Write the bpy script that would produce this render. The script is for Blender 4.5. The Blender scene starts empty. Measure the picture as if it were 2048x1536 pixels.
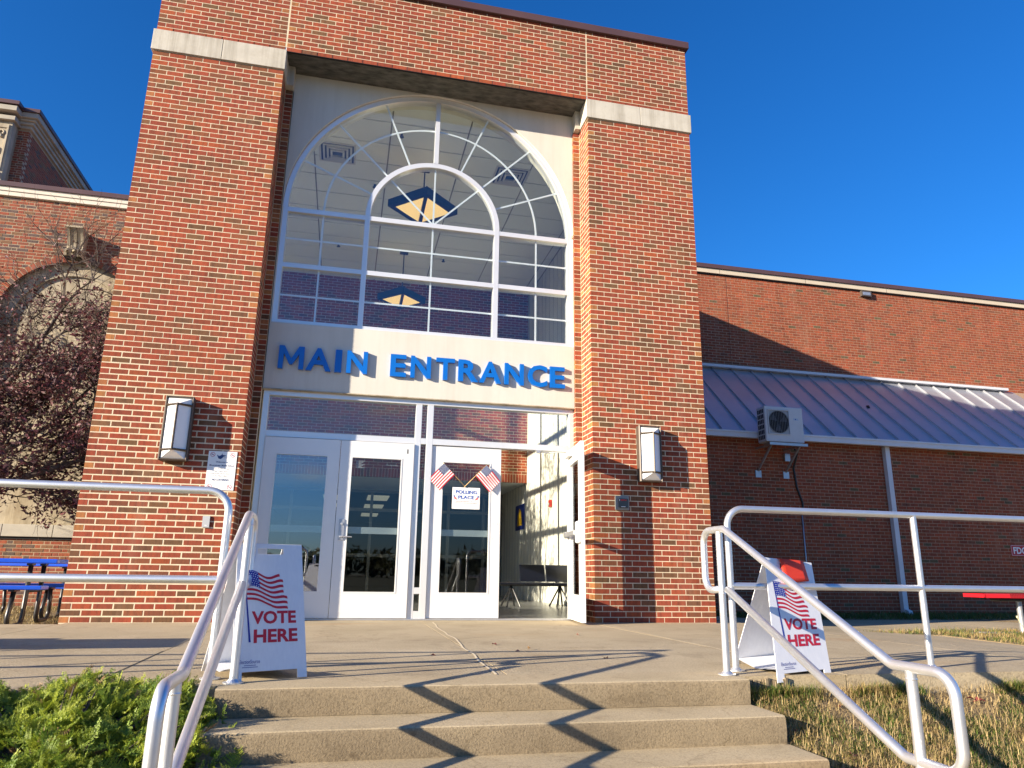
import bpy, math, random
import numpy as np
from mathutils import Vector, Matrix, noise as mnoise
random.seed(7)
rnd = random.random
S = bpy.context.scene
COL = S.collection
R = math.radians

# ------------------------------------------------------------------ camera
cam = bpy.data.cameras.new("camera")
cam.sensor_fit = 'HORIZONTAL'
cam.sensor_width = 36.0
cam.lens = 1443.08 / 2048 * 36.0
cam.clip_start = 0.05
cam.clip_end = 2000
camo = bpy.data.objects.new("camera", cam)
COL.objects.link(camo)
CAM = Vector((2.83382, -8.77822, 0.54839))
yaw, pit, rol = R(12.7553), R(14.8335), R(0.8244)
fw = Vector((math.sin(yaw) * math.cos(pit), math.cos(yaw) * math.cos(pit), math.sin(pit)))
r0 = Vector((math.cos(yaw), -math.sin(yaw), 0))
u0 = r0.cross(fw)
rr = r0 * math.cos(rol) + u0 * math.sin(rol)
uu = -r0 * math.sin(rol) + u0 * math.cos(rol)
camo.matrix_world = Matrix(((rr.x, uu.x, -fw.x, CAM.x), (rr.y, uu.y, -fw.y, CAM.y), (rr.z, uu.z, -fw.z, CAM.z), (0, 0, 0, 1)))
S.camera = camo

# ------------------------------------------------------------------ sky, sun, exposure
SUN = Vector((0.898, 0.3466, -0.2722)).normalized()      # direction the light travels
SUN_EL = math.asin(-SUN.z)
SUN_AZ = math.atan2(-SUN.x, -SUN.y)                       # compass style, from +Y towards +X
w = bpy.data.worlds.new("World")
S.world = w
w.use_nodes = True
nt = w.node_tree
for n in list(nt.nodes):
    nt.nodes.remove(n)
sky = nt.nodes.new('ShaderNodeTexSky')
sky.sky_type = 'NISHITA'
sky.sun_disc = False
sky.sun_elevation = SUN_EL
sky.sun_rotation = SUN_AZ
sky.air_density = 1.0
sky.dust_density = 0.3
sky.ozone_density = 3.0
hs = nt.nodes.new('ShaderNodeHueSaturation')
hs.inputs['Saturation'].default_value = 1.25
bg = nt.nodes.new('ShaderNodeBackground')
bg.inputs['Strength'].default_value = 0.05
out = nt.nodes.new('ShaderNodeOutputWorld')
nt.links.new(sky.outputs[0], hs.inputs['Color'])
gain = nt.nodes.new('ShaderNodeMix'); gain.data_type = 'RGBA'; gain.blend_type = 'MULTIPLY'
gain.inputs[0].default_value = 1.0
gain.inputs[7].default_value = (0.50, 1.10, 1.62, 1)
nt.links.new(hs.outputs[0], gain.inputs[6])
wtc = nt.nodes.new('ShaderNodeTexCoord'); wsp = nt.nodes.new('ShaderNodeSeparateXYZ'); nt.links.new(wtc.outputs['Generated'], wsp.inputs[0])
def wmap(src, a, b, c, d):
    n_ = nt.nodes.new('ShaderNodeMapRange'); n_.interpolation_type = 'SMOOTHSTEP'
    for k_, v_ in zip((1, 2, 3, 4), (a, b, c, d)): n_.inputs[k_].default_value = v_
    nt.links.new(src, n_.inputs[0]); return n_.outputs[0]
hz = wmap(wsp.outputs['Z'], 0.0, 0.32, 1.0, 0.0)
hmix = nt.nodes.new('ShaderNodeMix'); hmix.data_type = 'RGBA'
hmix.inputs[6].default_value = (0.50, 1.10, 1.62, 1); hmix.inputs[7].default_value = (0.62, 0.80, 1.30, 1)
nt.links.new(hz, hmix.inputs[0]); nt.links.new(hmix.outputs[2], gain.inputs[7])
cn = nt.nodes.new('ShaderNodeTexNoise'); cn.inputs['Scale'].default_value = 2.2; cn.inputs['Detail'].default_value = 9; cn.inputs['Roughness'].default_value = 0.62
cm = nt.nodes.new('ShaderNodeMapping'); cm.inputs['Scale'].default_value = (1, 1, 3.6); nt.links.new(wtc.outputs['Generated'], cm.inputs[0]); nt.links.new(cm.outputs[0], cn.inputs['Vector'])
c1_ = wmap(cn.outputs[0], 0.52, 0.72, 0.0, 1.0)
c2_w = wmap(wsp.outputs['Y'], -0.5, -0.1, 1.0, 0.0)
mu = nt.nodes.new('ShaderNodeMath'); mu.operation = 'MULTIPLY'; nt.links.new(c1_, mu.inputs[0]); nt.links.new(c2_w, mu.inputs[1])
mu2 = nt.nodes.new('ShaderNodeMath'); mu2.operation = 'MULTIPLY'; nt.links.new(mu.outputs[0], mu2.inputs[0]); mu2.inputs[1].default_value = 0.75
cmix = nt.nodes.new('ShaderNodeMix'); cmix.data_type = 'RGBA'; cmix.inputs[7].default_value = (5.2, 5.0, 5.0, 1)
nt.links.new(mu2.outputs[0], cmix.inputs[0]); nt.links.new(gain.outputs[2], cmix.inputs[6])
nt.links.new(cmix.outputs[2], bg.inputs['Color'])
nt.links.new(bg.outputs[0], out.inputs['Surface'])
sl = bpy.data.lights.new("sun", 'SUN')
sl.energy = 5.0
sl.angle = R(0.5)
sl.color = (1.0, 0.86, 0.67)
so = bpy.data.objects.new("sun", sl)
COL.objects.link(so)
so.rotation_euler = SUN.to_track_quat('-Z', 'Y').to_euler()
so.location = (-20, -10, 12)
S.view_settings.view_transform = 'Standard'
S.view_settings.look = 'None'
S.view_settings.exposure = 1.46
S.view_settings.gamma = 1
S.view_settings.use_curve_mapping = False
S.render.engine = 'CYCLES'
S.cycles.max_bounces = 10
S.cycles.transparent_max_bounces = 24
S.cycles.use_denoising = True

# ------------------------------------------------------------------ materials
MATS = {}
def new_mat(name):
    m = bpy.data.materials.new(name)
    m.use_nodes = True
    b = m.node_tree.nodes['Principled BSDF']
    return m, m.node_tree, b
def N(t, kind, **kw):
    n = t.nodes.new(kind)
    for k, v in kw.items():
        setattr(n, k, v)
    return n
def ramp(t, fac, stops):
    r = N(t, 'ShaderNodeValToRGB')
    e = r.color_ramp.elements
    while len(e) < len(stops):
        e.new(0.5)
    for i, (p, c) in enumerate(stops):
        e[i].position = p
        e[i].color = (c[0], c[1], c[2], 1) if not isinstance(c, (int, float)) else (c, c, c, 1)
    t.links.new(fac, r.inputs[0])
    return r.outputs[0]
def noise_tex(t, scale, detail=6, rough=0.6, stretch=None, coord='Object', dist=0.0):
    tc = N(t, 'ShaderNodeTexCoord')
    src = tc.outputs[coord]
    if stretch:
        mp = N(t, 'ShaderNodeMapping')
        mp.inputs['Scale'].default_value = stretch
        t.links.new(src, mp.inputs[0])
        src = mp.outputs[0]
    n = N(t, 'ShaderNodeTexNoise')
    n.inputs['Scale'].default_value = scale
    n.inputs['Detail'].default_value = detail
    n.inputs['Roughness'].default_value = rough
    n.inputs['Distortion'].default_value = dist
    t.links.new(src, n.inputs['Vector'])
    return n.outputs[0]
def mixc(t, fac, a, b, mode='MIX'):
    m = N(t, 'ShaderNodeMix', data_type='RGBA', blend_type=mode)
    for sock, v in ((m.inputs[0], fac), (m.inputs[6], a), (m.inputs[7], b)):
        if hasattr(v, 'is_linked') or hasattr(v, 'links'):
            t.links.new(v, sock)
        else:
            sock.default_value = v if not isinstance(v, tuple) else (v[0], v[1], v[2], 1)
    return m.outputs[2]
def bump(t, b, h, strength=0.3, dist=0.01):
    bp = N(t, 'ShaderNodeBump')
    bp.inputs['Strength'].default_value = strength
    bp.inputs['Distance'].default_value = dist
    t.links.new(h, bp.inputs['Height'])
    t.links.new(bp.outputs[0], b.inputs['Normal'])
def M(name, c1, c2=None, rough=0.6, metal=0.0, scale=8, bmp=0.0, bscale=None, stretch=None, coat=0.0, bdist=0.004, spec=0.5):
    if name in MATS:
        return MATS[name]
    m, t, b = new_mat(name)
    b.inputs['Roughness'].default_value = rough
    b.inputs['Metallic'].default_value = metal
    b.inputs['Coat Weight'].default_value = coat
    b.inputs['Specular IOR Level'].default_value = spec
    if c2:
        f = ramp(t, noise_tex(t, scale, stretch=stretch), [(0.32, 0.0), (0.68, 1.0)])
        t.links.new(mixc(t, f, c1, c2), b.inputs['Base Color'])
    else:
        b.inputs['Base Color'].default_value = (*c1, 1)
    if bmp:
        bump(t, b, noise_tex(t, bscale or scale * 6, 4), bmp, bdist)
    MATS[name] = m
    return m

def brick_material(name, source):
    m, t, b = new_mat(name)
    b.inputs['Roughness'].default_value = 0.88
    b.inputs['Specular IOR Level'].default_value = 0.25
    if source == 'attr':
        a = N(t, 'ShaderNodeAttribute', attribute_name='tint')
        c = a.outputs['Color']
    else:
        c = N(t, 'ShaderNodeObjectInfo').outputs['Color']
    tc = N(t, 'ShaderNodeTexCoord')
    g = N(t, 'ShaderNodeNewGeometry')
    n1 = N(t, 'ShaderNodeTexNoise'); n1.inputs['Scale'].default_value = 9; n1.inputs['Detail'].default_value = 5
    mp = N(t, 'ShaderNodeMapping'); mp.inputs['Scale'].default_value = (3, 3, 0.8)
    t.links.new(g.outputs['Position'], mp.inputs[0]); t.links.new(mp.outputs[0], n1.inputs['Vector'])
    f = ramp(t, n1.outputs[0], [(0.3, (0.72, 0.74, 0.78)), (0.5, (1, 1, 1)), (0.72, (1.18, 1.08, 1.0))])
    c2 = mixc(t, 1.0, c, f, 'MULTIPLY')
    n2 = N(t, 'ShaderNodeTexNoise'); n2.inputs['Scale'].default_value = 160; n2.inputs['Detail'].default_value = 3
    t.links.new(g.outputs['Position'], n2.inputs['Vector'])
    f2 = ramp(t, n2.outputs[0], [(0.38, (0.7, 0.68, 0.68)), (0.5, (1, 1, 1))])
    c3 = mixc(t, 0.6, c2, f2, 'MULTIPLY')
    n3 = N(t, 'ShaderNodeTexNoise'); n3.inputs['Scale'].default_value = 0.55; n3.inputs['Detail'].default_value = 4
    t.links.new(g.outputs['Position'], n3.inputs['Vector'])
    f3 = ramp(t, n3.outputs[0], [(0.35, (0.86, 0.86, 0.88)), (0.6, (1.05, 1.03, 1.0))])
    c4 = mixc(t, 0.8, c3, f3, 'MULTIPLY')
    n4 = N(t, 'ShaderNodeTexNoise'); n4.inputs['Scale'].default_value = 1.0; n4.inputs['Detail'].default_value = 6; n4.inputs['Roughness'].default_value = 0.7
    mp4 = N(t, 'ShaderNodeMapping'); mp4.inputs['Scale'].default_value = (2.6, 2.6, 0.28)
    t.links.new(g.outputs['Position'], mp4.inputs[0]); t.links.new(mp4.outputs[0], n4.inputs['Vector'])
    f4 = ramp(t, n4.outputs[0], [(0.56, 0.0), (0.74, 1.0)])
    wsh = N(t, 'ShaderNodeMath', operation='MULTIPLY'); wsh.inputs[1].default_value = 0.22; t.links.new(f4, wsh.inputs[0])
    c5 = mixc(t, wsh.outputs[0], c4, (0.34, 0.24, 0.17))
    f5 = ramp(t, n4.outputs[0], [(0.28, (0.70, 0.68, 0.68)), (0.44, (1, 1, 1))])
    t.links.new(mixc(t, 0.9, c5, f5, 'MULTIPLY'), b.inputs['Base Color'])
    bump(t, b, n2.outputs[0], 0.5, 0.003)
    return m
MAT_BRICK = brick_material('brick_face_each', 'attr')
MAT_BRICKO = brick_material('brick_face_single', 'object')

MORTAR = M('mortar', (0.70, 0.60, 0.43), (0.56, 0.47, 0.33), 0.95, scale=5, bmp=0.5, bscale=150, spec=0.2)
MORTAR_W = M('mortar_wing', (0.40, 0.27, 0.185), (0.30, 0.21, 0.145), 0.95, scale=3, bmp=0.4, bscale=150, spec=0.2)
STONE = M('cast_stone', (0.62, 0.595, 0.535), (0.56, 0.535, 0.475), 0.85, scale=2.2, bmp=0.25, bscale=90, stretch=(1, 1, 0.25))
BAND = M('limestone_band', (0.54, 0.51, 0.44), (0.45, 0.42, 0.36), 0.85, scale=3, bmp=0.3, bscale=60)
OLDSTONE = M('old_limestone', (0.50, 0.43, 0.31), (0.34, 0.30, 0.23), 0.9, scale=2.0, bmp=0.4, bscale=40)
def streak(m, amount, col=(0.62, 0.58, 0.52), sx=9.0):
    t = m.node_tree; b = t.nodes['Principled BSDF']; lk = b.inputs['Base Color'].links[0].from_socket
    st = ramp(t, noise_tex(t, 1.0, 6, 0.7, stretch=(sx, sx, 0.35)), [(0.34, col), (0.55, (1, 1, 1))])
    sp = ramp(t, noise_tex(t, 3.5, 8, 0.8), [(0.30, (0.78, 0.75, 0.70)), (0.5, (1, 1, 1))])
    t.links.new(mixc(t, amount, mixc(t, amount, lk, st, 'MULTIPLY'), sp, 'MULTIPLY'), b.inputs['Base Color'])
streak(STONE, 0.14); streak(BAND, 0.6, (0.5, 0.47, 0.42)); streak(OLDSTONE, 0.8, (0.45, 0.40, 0.33), 5.0)
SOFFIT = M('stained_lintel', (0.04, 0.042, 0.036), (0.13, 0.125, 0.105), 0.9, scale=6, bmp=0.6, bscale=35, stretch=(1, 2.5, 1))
BROWN = M('brown_coping_metal', (0.075, 0.040, 0.042), (0.095, 0.052, 0.052), 0.42, scale=1.5)
WHITE_AL = M('white_aluminium_frame', (0.78, 0.79, 0.79), (0.72, 0.73, 0.73), 0.28, metal=0.35, scale=1.4)
DOORW = M('white_door_paint', (0.78, 0.78, 0.765), (0.73, 0.73, 0.715), 0.30, metal=0.15, scale=1.2)
MUNTIN = M('muntin_white', (0.86, 0.88, 0.87), rough=0.4)
RAIL = M('satin_aluminium', (0.80, 0.81, 0.82), (0.72, 0.735, 0.745), 0.42, metal=0.88, scale=14, bmp=0.08, bscale=200)
GREYAL = M('grey_aluminium', (0.55, 0.56, 0.57), (0.47, 0.48, 0.5), 0.4, metal=0.7, scale=9)
BRONZE = M('bronze_paint', (0.085, 0.068, 0.055), rough=0.5, metal=0.2)
LENS = M('opal_glass', (0.86, 0.86, 0.84), rough=0.25, coat=0.4)
LETTER = M('blue_letter_paint', (0.003, 0.125, 0.50), rough=0.35, coat=0.2)
ROOFM = M('metal_roofing', (0.50, 0.515, 0.55), (0.42, 0.435, 0.47), 0.36, metal=0.6, scale=1.1)
FASCIA = M('white_fascia', (0.66, 0.67, 0.70), (0.58, 0.59, 0.62), 0.5, scale=2)
PLASTIC = M('ivory_plastic', (0.60, 0.61, 0.62), (0.55, 0.56, 0.57), 0.5, scale=5)
DARK = M('dark_gap_and_shade', (0.012, 0.012, 0.014), rough=0.9)  # dark joints and parts, also the painted shade under coping and sill
BLACKM = M('black_powder_coat', (0.02, 0.02, 0.022), rough=0.38)
BLUET = M('blue_plastic_coating', (0.008, 0.075, 0.55), rough=0.35, coat=0.3)
REDT = M('red_plastic_coating', (0.62, 0.012, 0.02), rough=0.35, coat=0.3)
BOARD = M('corrugated_plastic', (0.79, 0.80, 0.82), (0.74, 0.75, 0.78), 0.45, scale=60, stretch=(1, 1, 0.05))
REDINK = M('red_ink', (0.52, 0.012, 0.03), rough=0.5)
BLUEINK = M('blue_ink', (0.015, 0.025, 0.28), rough=0.5)
NAVY = M('navy_ink', (0.02, 0.05, 0.16), rough=0.5)
PAPER = M('paper', (0.82, 0.82, 0.81), (0.76, 0.76, 0.76), 0.7, scale=20)
WOOD = M('light_dowel', (0.62, 0.42, 0.18), rough=0.6)
STEEL = M('galvanised_steel', (0.42, 0.43, 0.44), (0.32, 0.33, 0.34), 0.45, metal=0.6, scale=10)
IN_WALL = M('interior_block_wall', (0.70, 0.69, 0.60), (0.66, 0.65, 0.56), 0.7, scale=1)
IN_CEIL = M('ceiling_tile', (0.82, 0.86, 0.84), (0.78, 0.82, 0.80), 0.9, scale=30)
IN_FLOOR = M('terrazzo_floor', (0.30, 0.30, 0.29), (0.22, 0.22, 0.21), 0.25, scale=60)
TGRID = M('ceiling_grid', (0.30, 0.31, 0.33), rough=0.6)
NAVYP = M('navy_lamp_paint', (0.01, 0.025, 0.10), rough=0.4)
SOIL = M('soil', (0.27, 0.20, 0.11), (0.16, 0.115, 0.065), 0.95, scale=12, bmp=0.8, bscale=60, bdist=0.02)
ASPHALT = M('asphalt', (0.055, 0.055, 0.058), (0.04, 0.04, 0.042), 0.9, scale=3, bmp=0.4, bscale=80)
LAWN = M('far_lawn', (0.075, 0.085, 0.03), (0.13, 0.11, 0.05), 0.95, scale=0.6)

def emissive(name, col, strength):
    m, t, b = new_mat(name)
    b.inputs['Base Color'].default_value = (*col, 1)
    b.inputs['Emission Color'].default_value = (*col, 1)
    b.inputs['Emission Strength'].default_value = strength
    return m
AMBER = emissive('amber_lit_glass', (0.95, 0.62, 0.22), 0.34)
TUBE = emissive('fluorescent_lens', (0.9, 0.85, 0.62), 0.13)

def glass_material(name, tint, base=0.055, k=0.85):
    m = bpy.data.materials.new(name)
    m.use_nodes = True
    t = m.node_tree
    t.nodes.remove(t.nodes['Principled BSDF'])
    o = t.nodes['Material Output']
    tr = N(t, 'ShaderNodeBsdfTransparent'); tr.inputs[0].default_value = (*tint, 1)
    gl = N(t, 'ShaderNodeBsdfGlossy'); gl.inputs['Roughness'].default_value = 0.012
    gl.inputs['Color'].default_value = (0.95, 0.97, 1, 1)
    nz = N(t, 'ShaderNodeTexNoise'); nz.inputs['Scale'].default_value = 0.8; nz.inputs['Detail'].default_value = 1
    g = N(t, 'ShaderNodeNewGeometry'); t.links.new(g.outputs['Position'], nz.inputs['Vector'])
    bp = N(t, 'ShaderNodeBump'); bp.inputs['Strength'].default_value = 0.06; bp.inputs['Distance'].default_value = 0.02
    t.links.new(nz.outputs[0], bp.inputs['Height']); t.links.new(bp.outputs[0], gl.inputs['Normal'])
    lw = N(t, 'ShaderNodeLayerWeight'); lw.inputs['Blend'].default_value = 0.5
    p = N(t, 'ShaderNodeMath', operation='POWER'); p.inputs[1].default_value = 4.0
    t.links.new(lw.outputs['Facing'], p.inputs[0])
    ma = N(t, 'ShaderNodeMath', operation='MULTIPLY_ADD'); ma.inputs[1].default_value = k; ma.inputs[2].default_value = base
    t.links.new(p.outputs[0], ma.inputs[0])
    mx = N(t, 'ShaderNodeMixShader')
    t.links.new(ma.outputs[0], mx.inputs[0]); t.links.new(tr.outputs[0], mx.inputs[1]); t.links.new(gl.outputs[0], mx.inputs[2])
    t.links.new(mx.outputs[0], o.inputs['Surface'])
    return m
GLASS = glass_material('window_glass', (0.955, 0.98, 0.98), base=0.075)
GLASSD = glass_material('door_glass', (0.80, 0.83, 0.83), base=0.045)
GLASSR = glass_material('door_glass_boosted_reflection', (0.72, 0.78, 0.80), base=0.20)  # same door glass, reflection raised by hand for the leftmost leaf only

def concrete(name, c1, c2, c3, fine, bs, coarse):
    m, t, b = new_mat(name)
    b.inputs['Roughness'].default_value = 0.92
    b.inputs['Specular IOR Level'].default_value = 0.3
    f = ramp(t, noise_tex(t, 1.1, 8, 0.65), [(0.3, c1), (0.55, c2), (0.75, c3)])
    sp = ramp(t, noise_tex(t, fine, 3, 0.7), [(0.35, (0.72, 0.70, 0.68)), (0.5, (1, 1, 1)), (0.68, (1.12, 1.1, 1.06))])
    c = mixc(t, 1.0, f, sp, 'MULTIPLY')
    st = ramp(t, noise_tex(t, 0.5, 3, 0.5, stretch=(1, 3, 1)), [(0.62, (1, 1, 1)), (0.78, (1.0, 0.80, 0.62))])
    c = mixc(t, 0.7, c, st, 'MULTIPLY')
    bl = ramp(t, noise_tex(t, 2.6, 7, 0.75, dist=0.6), [(0.30, (0.70, 0.68, 0.66)), (0.46, (1, 1, 1)), (0.70, (1, 1, 1)), (0.82, (1.12, 1.12, 1.12))])
    c = mixc(t, 0.8, c, bl, 'MULTIPLY')
    sp2 = ramp(t, noise_tex(t, 9, 2, 0.4), [(0.20, (0.45, 0.42, 0.40)), (0.26, (1, 1, 1))])
    c = mixc(t, 0.8, c, sp2, 'MULTIPLY')
    vo = N(t, 'ShaderNodeTexVoronoi', feature='DISTANCE_TO_EDGE'); vo.inputs['Scale'].default_value = 0.55
    tc_ = N(t, 'ShaderNodeTexCoord'); nz = N(t, 'ShaderNodeTexNoise'); nz.inputs['Scale'].default_value = 3.0; nz.inputs['Detail'].default_value = 6
    t.links.new(tc_.outputs['Object'], nz.inputs['Vector']); ad = N(t, 'ShaderNodeVectorMath', operation='MULTIPLY_ADD'); ad.inputs[1].default_value = (.5, .5, .5)
    t.links.new(nz.outputs['Color'], ad.inputs[0]); t.links.new(tc_.outputs['Object'], ad.inputs[2]); t.links.new(ad.outputs[0], vo.inputs['Vector'])
    ck = ramp(t, vo.outputs['Distance'], [(0.0, (0.62, 0.60, 0.56)), (0.0045, (1, 1, 1))])
    c = mixc(t, 0.55, c, ck, 'MULTIPLY')
    t.links.new(c, b.inputs['Base Color'])
    bump(t, b, noise_tex(t, coarse, 4, 0.7), bs, 0.006)
    return m
CONC = concrete('smooth_concrete', (0.35, 0.285, 0.180), (0.42, 0.345, 0.225), (0.46, 0.38, 0.255), 120, 0.25, 90)
CONCR = concrete('exposed_concrete', (0.35, 0.285, 0.185), (0.42, 0.35, 0.235), (0.47, 0.395, 0.27), 70, 0.9, 75)
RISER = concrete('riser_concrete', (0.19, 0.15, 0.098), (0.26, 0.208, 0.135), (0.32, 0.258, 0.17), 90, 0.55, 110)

def leafmat(name, attr=True, col=(0.1, 0.2, 0.03), trans=0.25, rough=0.55):
    m, t, b = new_mat(name)
    if attr:
        a = N(t, 'ShaderNodeAttribute', attribute_name='tint')
        t.links.new(a.outputs['Color'], b.inputs['Base Color'])
    else:
        b.inputs['Base Color'].default_value = (*col, 1)
    b.inputs['Roughness'].default_value = rough
    b.inputs['Subsurface Weight'].default_value = 0.0
    tl = N(t, 'ShaderNodeBsdfTranslucent')
    if attr:
        t.links.new(a.outputs['Color'], tl.inputs[0])
    else:
        tl.inputs[0].default_value = (*col, 1)
    mx = N(t, 'ShaderNodeMixShader'); mx.inputs[0].default_value = trans
    o = t.nodes['Material Output']
    t.links.new(b.outputs[0], mx.inputs[1]); t.links.new(tl.outputs[0], mx.inputs[2]); t.links.new(mx.outputs[0], o.inputs['Surface'])
    return m
LEAF = leafmat('leaf_tinted')
BARK = M('bark', (0.085, 0.062, 0.052), (0.05, 0.038, 0.034), 0.9, scale=20, bmp=0.6, bscale=60, stretch=(1, 1, 0.3))

# ------------------------------------------------------------------ mesh collector
class G:
    def __init__(s):
        s.v = []; s.f = []; s.m = []; s.c = []
    def poly(s, pts, mi=0, col=None):
        b = len(s.v); s.v += [tuple(p) for p in pts]
        s.f.append(tuple(range(b, b + len(pts)))); s.m.append(mi); s.c.append(col); return s
    def box(s, x0, x1, y0, y1, z0, z1, mi=0, col=None, skip=''):
        b = len(s.v)
        s.v += [(x0, y0, z0), (x1, y0, z0), (x1, y1, z0), (x0, y1, z0), (x0, y0, z1), (x1, y0, z1), (x1, y1, z1), (x0, y1, z1)]
        fs = {'b': (3, 2, 1, 0), 't': (4, 5, 6, 7), 'f': (0, 1, 5, 4), 'k': (2, 3, 7, 6), 'l': (3, 0, 4, 7), 'r': (1, 2, 6, 5)}
        for k, f in fs.items():
            if k not in skip:
                s.f.append(tuple(b + i for i in f)); s.m.append(mi); s.c.append(col)
        return s
    def obox(s, o, U, V, W, mi=0, col=None):
        o = Vector(o); U = Vector(U); V = Vector(V); W = Vector(W)
        b = len(s.v)
        for k in (0, 1):
            for q in ((0, 0), (1, 0), (1, 1), (0, 1)):
                s.v.append(tuple(o + U * q[0] + V * q[1] + W * k))
        for f in ((3, 2, 1, 0), (4, 5, 6, 7), (0, 1, 5, 4), (2, 3, 7, 6), (3, 0, 4, 7), (1, 2, 6, 5)):
            s.f.append(tuple(b + i for i in f)); s.m.append(mi); s.c.append(col)
        return s
    def prism(s, pts, y0, y1, mi=0, axis='y', mside=None):
        """pts: 2D outline; axis y -> (x,z) outline extruded along y; x -> (y,z); z -> (x,y)"""
        n = len(pts); b = len(s.v)
        mp = {'y': lambda p, d: (p[0], d, p[1]), 'x': lambda p, d: (d, p[0], p[1]), 'z': lambda p, d: (p[0], p[1], d)}[axis]
        s.v += [mp(p, y0) for p in pts] + [mp(p, y1) for p in pts]
        s.f.append(tuple(range(b, b + n))); s.m.append(mi); s.c.append(None)
        s.f.append(tuple(range(b + 2 * n - 1, b + n - 1, -1))); s.m.append(mi); s.c.append(None)
        for i in range(n):
            j = (i + 1) % n
            s.f.append((b + j, b + i, b + n + i, b + n + j)); s.m.append(mi if mside is None else mside); s.c.append(None)
        return s
    def ring(s, cx, cz, r0, r1, a0, a1, y0, y1, n=32, mi=0):
        for i in range(n):
            p = a0 + (a1 - a0) * i / n; q = a0 + (a1 - a0) * (i + 1) / n
            b = len(s.v)
            for (r, a) in ((r0, p), (r1, p), (r1, q), (r0, q)):
                s.v.append((cx + r * math.cos(a), y0, cz + r * math.sin(a)))
            for (r, a) in ((r0, p), (r1, p), (r1, q), (r0, q)):
                s.v.append((cx + r * math.cos(a), y1, cz + r * math.sin(a)))
            fs = [(0, 1, 2, 3), (7, 6, 5, 4), (1, 5, 6, 2), (0, 3, 7, 4)]
            if i == 0: fs.append((0, 4, 5, 1))
            if i == n - 1: fs.append((3, 2, 6, 7))
            for f in fs:
                s.f.append(tuple(b + k for k in f)); s.m.append(mi); s.c.append(None)
        return s
    def tube(s, path, rad, seg=12, mi=0, col=None, caps=True, closed=False):
        P = [Vector(p) for p in path]
        n = len(P)
        rads = rad if isinstance(rad, (list, tuple)) else [rad] * n
        T = []
        for i in range(n):
            if closed:
                d = P[(i + 1) % n] - P[i - 1]
            else:
                d = P[min(i + 1, n - 1)] - P[max(i - 1, 0)]
            T.append(d.normalized() if d.length > 1e-9 else Vector((0, 0, 1)))
        a = Vector((0, 0, 1)) if abs(T[0].z) < 0.9 else Vector((1, 0, 0))
        nrm = T[0].cross(a).normalized()
        b0 = len(s.v)
        for i in range(n):
            nrm = (nrm - T[i] * nrm.dot(T[i])).normalized()
            bn = T[i].cross(nrm)
            for k in range(seg):
                an = 2 * math.pi * k / seg
                s.v.append(tuple(P[i] + (nrm * math.cos(an) + bn * math.sin(an)) * rads[i]))
        m = n if closed else n - 1
        for i in range(m):
            for k in range(seg):
                k2 = (k + 1) % seg; i2 = (i + 1) % n
                s.f.append((b0 + i * seg + k, b0 + i * seg + k2, b0 + i2 * seg + k2, b0 + i2 * seg + k)); s.m.append(mi); s.c.append(col)
        if caps and not closed:
            s.f.append(tuple(b0 + k for k in reversed(range(seg)))); s.m.append(mi); s.c.append(col)
            s.f.append(tuple(b0 + (n - 1) * seg + k for k in range(seg))); s.m.append(mi); s.c.append(col)
        return s
    def build(s, name, mats, parent=None, smooth=False, bevel=0, kind=None, seg=2):
        me = bpy.data.meshes.new(name)
        off = Vector(parent_world(parent)) if parent else Vector((0, 0, 0))
        me.from_pydata([(x - off.x, y - off.y, z - off.z) for x, y, z in s.v], [], s.f)
        mats = mats if isinstance(mats, (list, tuple)) else [mats]
        for m in mats:
            me.materials.append(m)
        if len(mats) > 1:
            me.polygons.foreach_set('material_index', s.m)
        if any(c is not None for c in s.c):
            at = me.color_attributes.new('tint', 'FLOAT_COLOR', 'CORNER')
            cols = []
            for f, c in zip(s.f, s.c):
                c = c or (0.5, 0.5, 0.5)
                cols += [c[0], c[1], c[2], 1.0] * len(f)
            at.data.foreach_set('color', cols)
        if smooth:
            me.polygons.foreach_set('use_smooth', [True] * len(s.f))
        me.update()
        o = bpy.data.objects.new(name, me)
        COL.objects.link(o)
        if parent:
            o.parent = parent
        if bevel:
            bm = o.modifiers.new('bevel', 'BEVEL'); bm.width = bevel; bm.segments = seg; bm.limit_method = 'ANGLE'; bm.angle_limit = R(40)
        if smooth == 'auto':
            me.set_sharp_from_angle(angle=R(35))
        if kind:
            o['kind'] = kind
        return o

def parent_world(p):
    v = Vector((0, 0, 0))
    while p:
        v += p.location; p = p.parent
    return v
def thing(name, label, cat, loc=(0, 0, 0), group=None, kind=None):
    o = bpy.data.objects.new(name, None)
    o.empty_display_size = 0.1
    COL.objects.link(o); o.location = loc
    return tag(o, label, cat, group, kind)
def tag(o, label, cat, group=None, kind=None):
    if label: o['label'] = label
    if cat: o['category'] = cat
    if group: o['group'] = group
    if kind: o['kind'] = kind
    return o
def smooth_sharp(o):
    o.data.polygons.foreach_set('use_smooth', [True] * len(o.data.polygons))
    o.data.set_sharp_from_angle(angle=R(35))
    return o

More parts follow.
